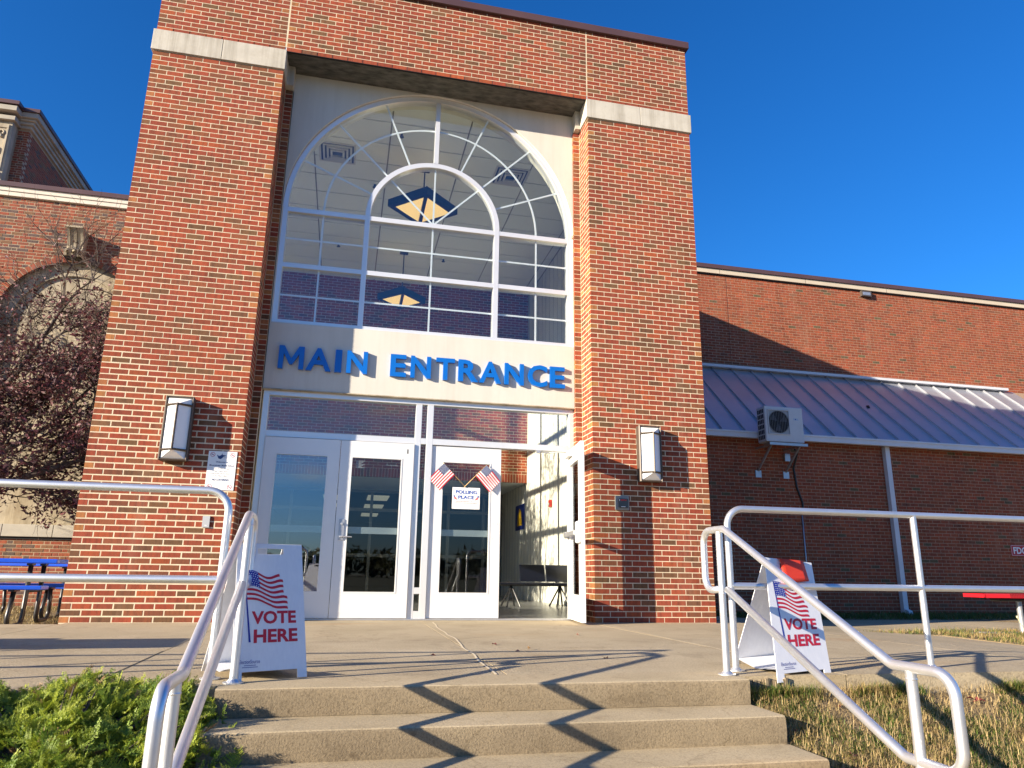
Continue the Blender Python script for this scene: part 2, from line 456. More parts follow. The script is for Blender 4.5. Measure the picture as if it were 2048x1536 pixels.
def fillet(pts, rad, n=8):
    P = [Vector(p) for p in pts]; out = [P[0]]
    rads = rad if isinstance(rad, (list, tuple)) else [rad] * len(P)
    for i in range(1, len(P) - 1):
        a = P[i - 1] - P[i]; b = P[i + 1] - P[i]
        la, lb = a.length, b.length
        a.normalize(); b.normalize()
        ang = a.angle(b)
        if ang > math.pi - 0.02:
            out.append(P[i]); continue
        t = min(rads[i] / math.tan(ang / 2), la * 0.49, lb * 0.49)
        r = t * math.tan(ang / 2)
        c = P[i] + (a + b).normalized() * (r / math.sin(ang / 2))
        s0 = P[i] + a * t - c; s1 = P[i] + b * t - c
        tot = s0.angle(s1); ax = s0.cross(s1).normalized()
        for k in range(n + 1):
            out.append(c + Matrix.Rotation(tot * k / n, 3, ax) @ s0)
    out.append(P[-1])
    return out

# ------------------------------------------------------------------ lettering
def glyphs(txt, bold=0.0, extrude=0.0, res=3):
    cu = bpy.data.curves.new('txt', 'FONT')
    cu.body = txt; cu.offset = bold; cu.extrude = extrude; cu.resolution_u = res
    ob = bpy.data.objects.new('txt', cu); COL.objects.link(ob)
    bpy.context.view_layer.update()
    dg = bpy.context.evaluated_depsgraph_get()
    me = bpy.data.meshes.new_from_object(ob.evaluated_get(dg))
    v = [tuple(x.co) for x in me.vertices]; f = [tuple(p.vertices) for p in me.polygons]
    bpy.data.objects.remove(ob); bpy.data.curves.remove(cu); bpy.data.meshes.remove(me)
    return v, f
def text_fit(g, txt, O, U, V, W, s0, s1, t0, t1, bold=0.0, depth=0.0, mi=0):
    """fit text into the rectangle s0..s1, t0..t1 measured along U, V from O; W = outward normal, depth = extrusion"""
    v, f = glyphs(txt, bold, 0.5 if depth else 0.0)
    xs = [p[0] for p in v]; ys = [p[1] for p in v]
    x0, x1, y0, y1 = min(xs), max(xs), min(ys), max(ys)
    b = len(g.v); O = Vector(O); U = Vector(U); V = Vector(V); W = Vector(W)
    for p in v:
        q = O + U * (s0 + (p[0] - x0) / (x1 - x0) * (s1 - s0)) + V * (t0 + (p[1] - y0) / (y1 - y0) * (t1 - t0))
        if depth:
            q += W * ((p[2] + 0.5) * depth)
        g.v.append(tuple(q))
    for q in f:
        g.f.append(tuple(b + i for i in q)); g.m.append(mi); g.c.append(None)

# ------------------------------------------------------------------ bricks
C = 7.055 / 104
J = 0.0106
def tint(kind='new', end=False):
    r = rnd()
    if kind == 'new':
        if end and r < 0.30:
            c = (0.36, 0.145, 0.055)
        else:
            q = rnd()
            if r < 0.64: a, b = (0.300, 0.064, 0.032), (0.240, 0.060, 0.034)
            elif r < 0.73: a, b = (0.335, 0.077, 0.032), (0.30, 0.070, 0.031)
            elif r < 0.89: a, b = (0.235, 0.074, 0.037), (0.185, 0.070, 0.038)
            else: a, b = (0.175, 0.080, 0.042), (0.140, 0.072, 0.038)
            c = tuple(a[n] + (b[n] - a[n]) * q for n in range(3))
    elif kind == 'wing':
        q = rnd()
        if r < 0.93: c = (0.315 - .07 * q, 0.080 - .008 * q, 0.037)
        elif r < 0.98: c = (0.20, 0.078, 0.044)
        else: c = (0.13, 0.092, 0.050)
    else:
        if r < 0.40: c = (0.29, 0.082, 0.045)
        elif r < 0.72: c = (0.24, 0.078, 0.048)
        elif r < 0.88: c = (0.20, 0.100, 0.058)
        else: c = (0.12, 0.082, 0.072)
    k = 0.88 + 0.24 * rnd()
    return (c[0] * k, c[1] * k * (0.93 + .14 * rnd()), c[2] * k)

def courses(x0, x1, z0, n, c=C, keep=None, kind='new', bond='running', pitch=0.2032, par=0, ends=True):
    """list of (xa, xb, za, zb, colour)"""
    L = []
    for i in range(n):
        z = z0 + i * c
        if bond == 'running':
            x = x0; first = ((i + par) % 2 == 1)
            seq = None
        else:
            x = x0 - (0.0 if i % 2 else 0.1524) - (i % 5) * 0.004; first = False
            seq = i
        k = 0
        while x < x1 - 0.02:
            if bond == 'running':
                ln = pitch / 2 if first else pitch
            else:
                ln = (pitch, pitch / 2)[k % 2]
            e = (k == 0 or x + ln > x1 - 0.02)
            xa, xb = x, min(x + ln - J, x1)
            if x1 - (x + ln) < 0.02 and ends and bond == 'running': xb = x1
            first = False; x += ln; k += 1
            xa = max(xa, x0)
            if xb - xa < 0.02: continue
            segs = [(xa, xb)]
            if keep: segs = keep(xa, xb, z, z + c - J)
            for (a, b) in segs:
                if b - a > 0.015:
                    L.append((a, b, z, z + c - J, tint(kind, e and (b - a) < 0.12)))
    return L

RMESH = {}
def brick_mesh(lx, ly, lz):
    key = (round(lx, 3), round(ly, 3), round(lz, 3))
    if key not in RMESH:
        g = G(); h = 0.003; X, Y, Z = lx / 2, ly, lz / 2
        o = [(-X, 0 + h, -Z), (X, 0 + h, -Z), (X, 0 + h, Z), (-X, 0 + h, Z)]
        i = [(-X + h, 0, -Z + h), (X - h, 0, -Z + h), (X - h, 0, Z - h), (-X + h, 0, Z - h)]
        k = [(-X, Y, -Z), (X, Y, -Z), (X, Y, Z), (-X, Y, Z)]
        g.poly(i)
        for a in range(4):
            b = (a + 1) % 4
            g.poly([o[a], o[b], i[b], i[a]]); g.poly([k[a], k[b], o[b], o[a]])
        g.poly(list(reversed(k)))
        me = bpy.data.meshes.new('brick')
        me.from_pydata(g.v, [], g.f); me.materials.append(MAT_BRICKO)
        RMESH[key] = me
    return RMESH[key]

def lay(parent, bricks, yface, depth=0.0937, nsingle=300, extra=None, jit=0.0006):
    """bricks facing -y on plane yface: the largest in the photo become parts, the rest one part of stuff"""
    off = parent_world(parent)
    def size(b):
        c = Vector(((b[0] + b[1]) / 2, yface, (b[2] + b[3]) / 2)); d = c - CAM; wv = d.dot(fw)
        if wv < 0.3: return 0
        px = 1024 + 1443 * d.dot(rr) / wv; py = 768 - 1443 * d.dot(uu) / wv
        if not (5 < px < 2043 and 5 < py < 1531): return 0
        if HIDE and HIDE(px, py, yface): return 0
        return (b[1] - b[0]) / wv / wv
    order = sorted(bricks, key=size, reverse=True)
    single = [b for b in order[:nsingle] if size(b) > 0]
    ids = set(id(b) for b in single)
    for b in single:
        me = brick_mesh(b[1] - b[0], depth, b[3] - b[2])
        o = bpy.data.objects.new('brick', me)
        o.parent = parent
        o.location = ((b[0] + b[1]) / 2 - off.x, yface - off.y + (rnd() - .5) * 2 * jit, (b[2] + b[3]) / 2 - off.z)
        o.color = (*b[4], 1)
        COL.objects.link(o)
    g = G()
    for b in bricks:
        if id(b) in ids: continue
        d = (rnd() - .5) * 2 * jit
        g.box(b[0], b[1], yface + d, yface + depth, b[2], b[3], col=b[4], skip='k')
    for e in (extra or []):
        g.box(*e[:6], col=e[6])
    o = g.build('brickwork', MAT_BRICK, parent, kind='stuff')
    return o
HIDE = None

def brick_tex(name, c1, c2, mortar):
    m, t, b = new_mat(name)
    tc = N(t, 'ShaderNodeTexCoord'); g = N(t, 'ShaderNodeNewGeometry')
    sx = N(t, 'ShaderNodeSeparateXYZ'); t.links.new(g.outputs['Position'], sx.inputs[0])
    ad = N(t, 'ShaderNodeMath', operation='ADD'); t.links.new(sx.outputs[0], ad.inputs[0]); t.links.new(sx.outputs[1], ad.inputs[1])
    cb = N(t, 'ShaderNodeCombineXYZ'); t.links.new(ad.outputs[0], cb.inputs[0]); t.links.new(sx.outputs[2], cb.inputs[1])
    br = N(t, 'ShaderNodeTexBrick')
    br.inputs['Scale'].default_value = 1; br.inputs['Brick Width'].default_value = .2032; br.inputs['Row Height'].default_value = C
    br.inputs['Mortar Size'].default_value = .005; br.inputs['Color1'].default_value = (*c1, 1); br.inputs['Color2'].default_value = (*c2, 1); br.inputs['Mortar'].default_value = (*mortar, 1)
    t.links.new(cb.outputs[0], br.inputs['Vector']); t.links.new(br.outputs[0], b.inputs['Base Color'])
    b.inputs['Roughness'].default_value = 0.9
    return m
BRICKTEX = brick_tex('brick_distant', (0.36, 0.075, 0.04), (0.2, 0.07, 0.045), (0.5, 0.4, 0.28))

# ================================================================== GROUND
def smooth(a, b, x):
    t = min(1, max(0, (x - a) / (b - a))); return t * t * (3 - 2 * t)
def walk_z(x, y):
    return -0.12 * smooth(7.4, 10.5, x) - 0.12 * smooth(13, 18, x) - 0.10 * smooth(-0.6, -2.5, x) * smooth(-1.5, 1.0, y)
def bank_z(x, y):
    return -0.085 - 0.40 * max(0, min(-4.76 - y, 2.45))
def grid(name, xs, ys, zf, mat, parent=None, kind=None, solid=0.0, smoothit=True):
    g = G(); nx, ny = len(xs), len(ys)
    for y in ys:
        for x in xs: g.v.append((x, y, zf(x, y)))
    for j in range(ny - 1):
        for i in range(nx - 1):
            a = j * nx + i
            g.f.append((a, a + 1, a + nx + 1, a + nx)); g.m.append(0); g.c.append(None)
    if solid:
        b = len(g.v)
        for (x, y, z) in list(g.v): g.v.append((x, y, z - solid))
        for i in range(nx - 1):
            g.f.append((i, b + i, b + i + 1, i + 1)); a = (ny - 1) * nx + i; g.f.append((a + 1, b + a + 1, b + a, a)); g.m += [0, 0]; g.c += [None, None]
        for j in range(ny - 1):
            a = j * nx; g.f.append((a + nx, b + a + nx, b + a, a)); a += nx - 1; g.f.append((a, b + a, b + a + nx, a + nx)); g.m += [0, 0]; g.c += [None, None]
    return g.build(name, mat, parent, smooth=False, kind=kind)
def rng(a, b, n): return [a + (b - a) * i / n for i in range(n + 1)]

# wide terrain: upper yard behind the landing, bank, lower ground in front out to the horizon
def terr(x, y):
    if y > -4.715: z = (-0.13 if y < -4.6 else -0.17) + walk_z(x, y)
    else: z = bank_z(x, y) - 0.03
    return z
xs = [-400, -120, -60, -30, -20, -14] + rng(-10, 14, 60) + [18, 24, 30, 45, 80, 160, 400]
ys = [-400, -160, -80, -40, -25, -16, -12, -9.5, -8.5, -7.8, -7.4] + rng(-7.2, -4.76, 14) + [-4.72, -4.70, -4.0, -2, 0, 2.6, 4.3, 6, 9, 16, 30, 60, 160, 400]
def terr_n(x, y):
    z = terr(x, y)
    if -7.2 < y < -4.72 and -10 < x < 14: z += 0.02 * mnoise.noise(Vector((x * 2.3, y * 2.3, 0)))
    return z
tag(grid('ground', xs, ys, terr_n, [SOIL]), None, None, kind='structure')
# lawns and drive out of the photograph's sight but reflected in the glass
g = G(); g.poly([(-300, -300, -1.045), (300, -300, -1.045), (300, -30, -1.045), (-300, -30, -1.045)])
g.build('lawn', LAWN, kind='structure')
g = G(); g.poly([(-300, -30, -1.04), (300, -30, -1.04), (300, -11.5, -1.04), (-300, -11.5, -1.04)])
g.build('driveway', ASPHALT, kind='structure')
g = G(); g.poly([(-40, -11.5, -1.036), (60, -11.5, -1.036), (60, -7.35, -1.036), (-40, -7.35, -1.036)])
g.build('pavement', CONC, kind='structure')

# concrete landing: slabs with open joints, the front half more worn than the strip by the doors
land = tag(bpy.data.objects.new('landing', None), None, None, kind='structure'); COL.objects.link(land)
YB = -2.2
def slab(x0, x1, y0, y1, mat, nx=6, ny=4, z=0.0):
    return grid('slab', rng(x0, x1, nx), rng(y0, y1, ny), lambda x, y: walk_z(x, y) + z, mat, land, solid=0.16)
jx = [-12, -8, -4.6, -1.9, 0.073, 1.672, 3.80, 5.83, 7.9, 10.2, 12.6, 15, 18, 24]
for i in range(len(jx) - 1):
    a, b = jx[i] + .004, jx[i + 1] - .004
    front = -4.72 if b > 5.2 or a < 2.0 else -4.5
    if jx[i] == 1.672 or jx[i] == 3.80:
        front = -4.5
    n = 3
    slab(a, b, front, YB - .002, CONCR, n, 4)
    slab(a, b, YB + .002, 0.42 if 1.6 < jx[i] < 5.9 else (2.62 if b > 7.9 or a < -4 else (-0.0 if a > -0.5 else -0.20)), CONC, n, 4)
slab(5.119, 5.826, -4.72, -4.504, CONC, 3, 2); slab(1.676, 2.286, -4.72, -4.504, CONC, 3, 2)
g = G(); g.box(1.6, 5.92, .0, .55, -.12, -.001); g.build('slab', CONC, land)
g = G()                                        # pale joint filler, cracked and crooked
def crooked(x0, y0, x1, y1, n, wd, amp, z=0.0015):
    pts = []
    for i in range(n + 1):
        t = i / n; k = mnoise.noise(Vector((t * 9 + x0 * 3, 1.3, y0))) * amp * math.sin(math.pi * t) ** .5 if 0 < t < 1 else 0
        pts.append((x0 + (x1 - x0) * t + k, y0 + (y1 - y0) * t))
    for i in range(n):
        (a, b), (c, d) = pts[i], pts[i + 1]
        g.poly([(a - wd, b, z), (c - wd, d, z), (c + wd, d, z), (a + wd, b, z)][::-1])
crooked(3.925, .05, 3.735, -4.50, 26, .008, .045, .004)
crooked(5.90, -.05, 5.77, -4.45, 20, .007, .02, .004)
g.build('joint_filler', M('joint_filler', (0.74, 0.64, 0.44), (0.55, 0.46, 0.31), 0.9, scale=20), land)
g = G()
def crk(pts, wd, z=0.0016):
    for (a, b), (c, d) in zip(pts[:-1], pts[1:]):
        g.poly([(a - wd, b, z), (a + wd, b, z), (c + wd, d, z), (c - wd, d, z)])
crk([(1.664, -3.0), (1.668, -3.4), (1.672, -4.0), (1.676, -4.6)], .006)
g.build('open_joint', M('joint_dirt', (0.05, 0.045, 0.035), rough=0.95), land)

# steps
stairs = tag(bpy.data.objects.new('steps', None), None, None, kind='structure'); COL.objects.link(stairs)
SX0, SX1 = 2.29, 5.115
nose = [(-4.85 - 0.329 * i, -0.131 * i) for i in range(9)]
def step_mesh(y, z, back, h, x1):
    g = G(); nx = 40; prof = []
    r = .018
    for k in range(5):
        a = math.pi / 2 * k / 4
        prof.append((y + r - r * math.sin(a), z - r + r * math.cos(a)))
    prof = [(back, z)] + prof[0:] + [(y, z - h * .55), (y + .006, z - h)]
    n = len(prof)
    for i in range(nx + 1):
        x = SX0 + (x1 - SX0) * i / nx
        for k, (py, pz) in enumerate(prof):
            w_ = .0035 * mnoise.noise(Vector((x * 6, pz * 30, y)))
            g.v.append((x, py + (w_ if 0 < k else 0), pz + (.0025 * mnoise.noise(Vector((x * 3, y, 4))) if k and k < n - 2 else 0)))
    for i in range(nx):
        for k in range(n - 1):
            a = i * n + k
            top = k < 2
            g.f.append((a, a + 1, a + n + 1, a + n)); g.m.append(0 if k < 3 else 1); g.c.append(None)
    for i in (0, nx):
        b = len(g.v)
        pts = [g.v[i * n + k] for k in range(n)] + [(SX0 if i == 0 else x1, back, z - h)]
        g.v += pts; f = tuple(range(b, b + len(pts)))
        g.f.append(f if i == 0 else tuple(reversed(f))); g.m.append(1); g.c.append(None)
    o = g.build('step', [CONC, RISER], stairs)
    o.data.polygons.foreach_set('use_smooth', [len(p.vertices) == 4 for p in o.data.polygons])
    o.data.set_sharp_from_angle(angle=R(50))
    return o
for i, (y, z) in enumerate(nose[:8]):
    back = (-4.498 if i == 0 else nose[i - 1][0] + .01)
    step_mesh(y, z + (.0015 if i == 0 else 0), back, .131 if i < 7 else .12, SX1)
# broken slab edge beside the top step
g = G()
for i in range(24):
    x = 5.12 + i * .0125; h = .045 + .05 * rnd(); d = .02 * rnd()
    g.obox((x, -4.725 - d, -.10 + .01 * rnd()), (.016, .002 * rnd(), 0), (0, .05, 0), (0, 0, .055 + .035 * rnd()))
g.build('broken_edge', RISER, land)

# ================================================================== MAIN TOWER
XL0, XL1, XR0, XR1 = 0.0, 1.616, 5.904, 7.520
ZB, ZT, ZC = 7.055, 7.36, 8.55
tower = thing('entrance_tower', 'tall red brick entrance block with arched window between two piers, lettered MAIN ENTRANCE', 'building', (3.767, 0, 0))
bricks = []; side = []
def pier(x0, x1, inner):
    L = courses(x0, x1, -C * 1 + .002, 105, keep=None)
    rows = {}
    for b in L: rows.setdefault(round(b[2], 4), []).append(b)
    for i, z in enumerate(sorted(rows)):
        row = sorted(rows[z]); cb = row[-1] if inner == 'r' else row[0]
        xa, xb = (x1 - .0937, x1) if inner == 'r' else (x0, x0 + .0937)
        half = (cb[1] - cb[0]) < .15
        if half:
            side.append((xa, xb, .0939, .1937, z, cb[3], cb[4]))
            side.append((xa, xb, .2035, .397, z, cb[3], tint()))
        else:
            side.append((xa, xb, .1035, .2972, z, cb[3], tint()))
            side.append((xa, xb, .307, .397, z, cb[3], tint(end=True)))
        rx = (x1, x1 + .100) if inner == 'r' else (x0 - .096, x0)
        side.append((rx[0] + (.004 if inner == 'r' else 0), rx[1] - (0 if inner == 'r' else .004), .406, .50, z, cb[3], tint(end=True)))
    bricks.extend(L)
pier(XL0, XL1, 'r'); pier(XR0, XR1, 'l')
c2 = (ZC + .02 - ZT) / 18
for (a, b) in ((XL0, 1.604), (1.628, 5.884), (5.904, XR1)):
    n = round((b - a) / .2032 * 2) / 2
    bricks += courses(a, b, ZT + .004, 18, c=c2, pitch=(b - a + J) / n if n else .2032)
lay(tower, bricks, 0.0, extra=side)
g = G()
g.box(.0012, 1.6148, .0012, .70, -.3, ZB, skip='')
g.box(5.9052, 7.5188, .0012, .70, -.3, ZB)
g.box(1.613, 1.717, .409, .70, -.3, ZB); g.box(5.812, 5.907, .409, .70, -.3, ZB)
g.box(.0012, 7.5188, .0012, .45, ZT + .062, ZC + .03)
g.build('mortar_joints', MORTAR, tower)
# sides and back masses of the block
g = G()
WY = [(0.70, 1.05), (5.95, 7.8)]
for (a, b) in WY: g.box(0.0, .35, a, b, -.3, 7.85)
g.box(0.0, .35, 1.05, 5.95, -.3, .45); g.box(0.0, .35, 1.05, 5.95, 6.9, 7.85)
g.box(7.0, 7.517, .70, 10.6, -.3, 7.85)
g.build('side_wall', BRICKTEX, tower)
g = G(); g.box(.0, 7.517, .45, 10.9, 7.5, 7.88); g.build('roof_deck', BROWN, tower)
# limestone bands
def band(x0, x1, nm='band_stone'):
    g = G(); g.box(x0, x1, -.026, .43, ZB + .003, ZT + .002)
    return g.build(nm, BAND, tower, bevel=.004)
band(-.028, .826); band(.832, 1.634); band(5.882, 6.722); band(6.728, 7.546)
for (a, b) in ((1.634, 1.724), (5.81, 5.882)):
    g = G(); g.box(a, b, .30, .50, ZB + .003, ZT + .002); g.build('return_stone', BAND, tower)
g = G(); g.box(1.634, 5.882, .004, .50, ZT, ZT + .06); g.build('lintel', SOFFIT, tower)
g = G(); g.box(1.634, 5.882, -.004, .03, ZT - .006, ZT); g.build('lintel_angle', DARK, tower)
g = G()
for (a, b) in ((1.606, 1.626), (5.886, 5.902)): g.box(a, b, .004, .03, ZT + .003, ZC + .02)
g.build('movement_joint', M('joint_sealant', (0.66, 0.66, 0.66), rough=0.6), tower)
g = G()
g.box(-.05, 7.57, -.05, .50, ZC, ZC + .115); g.build('parapet_coping', BROWN, tower, bevel=.005)

# stone surround with the arched opening
CX, CZ = 3.767, 5.31
RO, RG = 2.036, 1.970
g = G()
g.box(1.724, 5.81, .453, .60, 2.775, 3.655)
g.box(1.724, 1.7355, .453, .60, 3.655, CZ); g.box(5.7985, 5.81, .453, .60, 3.655, CZ)
def spandrel(sgn):
    pts = [(CX + sgn * (RO + .007) * math.cos(a), CZ + (RO + .007) * math.sin(a)) for a in [math.pi / 2 * k / 28 for k in range(29)]]
    edge = 5.81 if sgn > 0 else 1.724
    for i in range(28):
        (xa, za), (xb, zb) = pts[i], pts[i + 1]
        q = [(xa, za), (edge, za), (edge, zb), (xb, zb)]
        if sgn < 0: q = [q[1], q[0], q[3], q[2]]
        b = len(g.v)
        g.v += [(x, .453, z) for x, z in q] + [(x, .60, z) for x, z in q]
        for f in ((0, 1, 2, 3), (0, 3, 7, 4) if sgn > 0 else (2, 1, 5, 6)):
            g.f.append(tuple(b + k for k in f)); g.m.append(0); g.c.append(None)
    g.poly([(CX, .453, CZ + RO + .007), (edge, .453, CZ + RO + .007), (edge, .453, ZT - .0005), (CX, .453, ZT - .0005)][::sgn])
spandrel(1); spandrel(-1)
g.build('stone_panel', STONE, tower)
g = G(); g.box(1.724, 5.81, .440, .60, 2.762, 2.775); g.build('panel_drip', OLDSTONE, tower)
g = G()
for z0 in (.02,):
    g.box(1.7205, 1.7235, .425, .45, 2.78, ZT - .01); g.box(5.8105, 5.8135, .425, .45, 2.78, ZT - .01)
g.build('sealant_bead', DARK, tower)

# arched window
g = G(); Y0, Y1 = .495, .62
g.box(1.737, 1.802, Y0, Y1, 3.657, CZ); g.box(5.732, 5.797, Y0, Y1, 3.657, CZ)
g.box(1.802, 5.732, Y0, Y1, 3.657, 3.712)
g.ring(CX, CZ, RG, RO, 0, math.pi, Y0, Y1, 72)
for (a, b) in ((1.802, 2.822), (2.890, 4.644), (4.714, 5.732)):
    g.box(a, b, Y0 + .002, Y1, 5.255, 5.320); g.box(a, b, Y0 + .002, Y1, 4.446, 4.510)
for (a, b) in ((2.822, 2.890), (4.644, 4.714)): g.box(a, b, Y0, Y1, 3.712, 5.322)
g.ring(3.768, 5.322, .878, .946, 0, math.pi, Y0, Y1, 56)
g.box(3.735, 3.797, Y0, Y1, 6.262, 7.275)
win = g.build('window', WHITE_AL, tower); smooth_sharp(win)
yg0 = (.528, .534)
def pane(pts, mat=GLASS, y=None, parent=win):
    g = G(); a, b = y or yg0; g.prism(pts, a, b)
    return g.build('pane', mat, parent)
for (a, b) in ((1.80, 2.824), (2.888, 4.646), (4.712, 5.734)):
    for (c, d) in ((3.71, 4.448), (4.508, 5.257)):
        pane([(a, c), (b, c), (b, d), (a, d)])
def arcpts(cx, cz, r, a0, a1, n=24): return [(cx + r * math.cos(a0 + (a1 - a0) * i / n), cz + r * math.sin(a0 + (a1 - a0) * i / n)) for i in range(n + 1)]
pane(arcpts(CX, CZ + .01, .879, 0, math.pi))
hp = math.pi / 2
t_ = .031
for sgn in (1, -1):
    a_out = [(CX + sgn * (RG + .002) * math.cos(a), CZ + .01 + (RG - .008) * math.sin(a)) for a in rng(0, hp - .015, 28)]
    a_in = [(CX + sgn * .944 * math.cos(a), CZ + .01 + .944 * math.sin(a)) for a in rng(hp - .033, 0, 28)]
    g = G(); n = len(a_out)
    for i in range(n - 1):
        q = [a_in[n - 1 - i], a_out[i], a_out[i + 1], a_in[n - 2 - i]]
        g.poly([(x, .528, z) for x, z in (q if sgn > 0 else q[::-1])]); g.poly([(x, .534, z) for x, z in (q[::-1] if sgn > 0 else q)])
    g.build('pane', GLASS, win)
def mbar(p, q, wd=.0115, y0=.545, y1=.556):
    g = G(); p = Vector((p[0], 0, p[1])); q = Vector((q[0], 0, q[1])); d = (q - p).normalized(); n = Vector((-d.z, 0, d.x)) * wd
    b = [p - n, q - n, q + n, p + n]
    g.prism([(v.x, v.z) for v in b], y0, y1); return g.build('muntin', MUNTIN, win)
for x in (2.268, 5.272):
    mbar((x, 3.70), (x, 4.45)); mbar((x, 4.50), (x, 5.26))
mbar((3.767, 3.70), (3.767, 4.45)); mbar((3.767, 4.50), (3.767, 5.26))
for (a, b) in ((1.795, 2.83), (2.88, 4.65), (4.71, 5.74)):
    mbar((a, 4.880), (b, 4.880), y0=.5442, y1=.5448 + .011); mbar((a, 4.070), (b, 4.070), y0=.5442, y1=.5558)
for k in (22.5, 45, 67.5, 112.5, 135, 157.5):
    a = R(k); mbar((CX + .93 * math.cos(a), CZ + .01 + .93 * math.sin(a)), (CX + 1.975 * math.cos(a), CZ + .01 + 1.975 * math.sin(a)))
for k in (45, 90, 135):
    a = R(k); mbar((CX + .02 * math.cos(a), CZ + .01 + .02 * math.sin(a)), (CX + .885 * math.cos(a), CZ + .01 + .885 * math.sin(a)), y0=.545 + k * 1e-5, y1=.556 + k * 1e-5)
for (a0, a1) in ((0.0, hp - .02), (hp + .02, math.pi)):
    g = G(); g.ring(CX, CZ + .01, 1.490, 1.514, a0, a1, .5446, .5565, 30); g.build('muntin', MUNTIN, win)

# letters
LET = [('M', 1.878, 2.190), ('A', 2.218, 2.530), ('I', 2.576, 2.660), ('N', 2.722, 2.987),
       ('E', 3.280, 3.487), ('N', 3.545, 3.812), ('T', 3.880, 4.128), ('R', 4.178, 4.450), ('A', 4.462, 4.765), ('N', 4.812, 5.078), ('C', 5.135, 5.408), ('E', 5.447, 5.662)]
for ch, a, b in LET:
    if ch == 'M':
        g = G(); P_ = [(0, 0), (.19, 0), (.20, .66), (.44, .20), (.56, .20), (.80, .66), (.81, 0), (1, 0), (1, 1), (.79, 1), (.5, .44), (.21, 1), (0, 1)]
        q_ = [(a + (b - a) * u_, 3.034 + .30 * v_) for u_, v_ in P_]
        for tri in ((0, 1, 2, 11, 12), (2, 3, 4, 10), (2, 10, 11), (4, 5, 9, 10), (5, 6, 7, 8, 9)):
            g.poly([(q_[k][0], .403, q_[k][1]) for k in tri])
        for k in range(13):
            (xa, za), (xb, zb) = q_[k], q_[(k + 1) % 13]
            g.poly([(xb, .403, zb), (xa, .403, za), (xa, .453, za), (xb, .453, zb)])
        o = g.build('letter', LETTER, tower); o['label'] = 'blue letter M'
        continue
    g = G(); lo, hi = (3.034, 3.334) if ch != 'C' else (3.030, 3.338)
    text_fit(g, ch, (0, .453, 0), (1, 0, 0), (0, 0, 1), (0, -1, 0), a, b, lo, hi, bold=.026, depth=.045)
    o = g.build('letter', LETTER, tower); smooth_sharp(o)
    o['label'] = 'blue letter ' + ch

# entrance frames
FY0, FY1 = .50, .615
g = G()
g.box(1.737, 1.808, FY0, FY1, .0, 2.768); g.box(5.742, 5.827, FY0, FY1, .0, 2.768)
g.box(1.808, 5.742, FY0, FY1, 2.700, 2.768)
g.box(1.808, 3.655, FY0 + .001, FY1, 2.175, 2.252); g.box(3.885, 5.742, FY0 + .001, FY1, 2.175, 2.252)
g.box(3.655, 3.733, FY0, FY1, .0, 2.70); g.box(3.803, 3.885, FY0, FY1, .0, 2.70)
for (a, b) in ((0, .106), (.307, .384), (2.175, 2.252)): g.box(3.733, 3.803, FY0 + .001, FY1, a, b)
frame = g.build('door_frame', WHITE_AL, tower, bevel=.003)
g = G(); g.box(1.80, 5.75, .47, .64, .001, .018); g.build('threshold', GREYAL, tower)
def fpane(a, b, c, d, mat=GLASS): pane([(a, c), (b, c), (b, d), (a, d)], mat, (.545, .551), frame)
fpane(1.806, 3.657, 2.250, 2.702); fpane(3.883, 5.744, 2.250, 2.702)
fpane(3.731, 3.805, 2.250, 2.702); fpane(3.731, 3.805, .382, 2.177, GLASSD); fpane(3.731, 3.805, .104, .309, GLASSD)

def leaf_door(x0, x1, yf, gx0, gx1, label, th=.045):
    g = G(); z0, z1, a, b = .024, 2.166, .328, 1.955
    g.box(x0, gx0, yf, yf + th, z0, z1); g.box(gx1, x1, yf, yf + th, z0, z1)
    g.box(gx0, gx1, yf, yf + th, z0, a); g.box(gx0, gx1, yf, yf + th, b, z1)
    bd = .016
    g.box(gx0 - bd, gx1 + bd, yf - .004, yf, b, b + bd); g.box(gx0 - bd, gx1 + bd, yf - .004, yf, a - bd, a)
    g.box(gx0 - bd, gx0, yf - .004, yf, a, b); g.box(gx1, gx1 + bd, yf - .004, yf, a, b)
    return g
def mk_door(g, gx0, gx1, yf, label, gm=None):
    d = g.build('door', DOORW, tower); d['label'] = label
    pane([(gx0 - .002, .326), (gx1 + .002, .326), (gx1 + .002, 1.957), (gx0 - .002, 1.957)], gm or GLASSD, (yf + .018, yf + .024), d)
    g2 = G(); g2.box(gx0, gx1, yf + .06, yf + .10, 1.02, 1.10); g2.build('push_bar', M('push_bar_grey', (0.55, 0.6, 0.6), rough=0.4, metal=0.3), d)
    return d
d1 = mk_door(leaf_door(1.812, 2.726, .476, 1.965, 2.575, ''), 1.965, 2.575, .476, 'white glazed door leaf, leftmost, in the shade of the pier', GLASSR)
d2 = mk_door(leaf_door(2.732, 3.650, .476, 2.882, 3.492, ''), 2.882, 3.492, .476, 'white glazed door leaf numbered 1 with a lever handle')
d3 = mk_door(leaf_door(3.890, 4.806, .522, 4.042, 4.656, ''), 4.042, 4.656, .522, 'white glazed door leaf with flags and polling paper')
g = G()
g.box(2.775, 2.842, .462, .476, .935, 1.185); g.box(2.79, 2.825, .430, .462, .965, .985)
g.tube([(2.81, .436, .975), (2.86, .434, .975), (2.94, .436, .972)], .008, 8)
g.tube([(2.812, .462, 1.13), (2.812, .450, 1.13)], .016, 12)
g.build('handle', GREYAL, d2, bevel=.002)
g = G(); text_fit(g, '1', (0, .4755, 0), (1, 0, 0), (0, 0, 1), (0, -1, 0), 3.562, 3.578, 2.035, 2.092, bold=.01); g.build('door_number', M('black_ink', (0.02, 0.02, 0.02), rough=0.5), d2)
g = G()
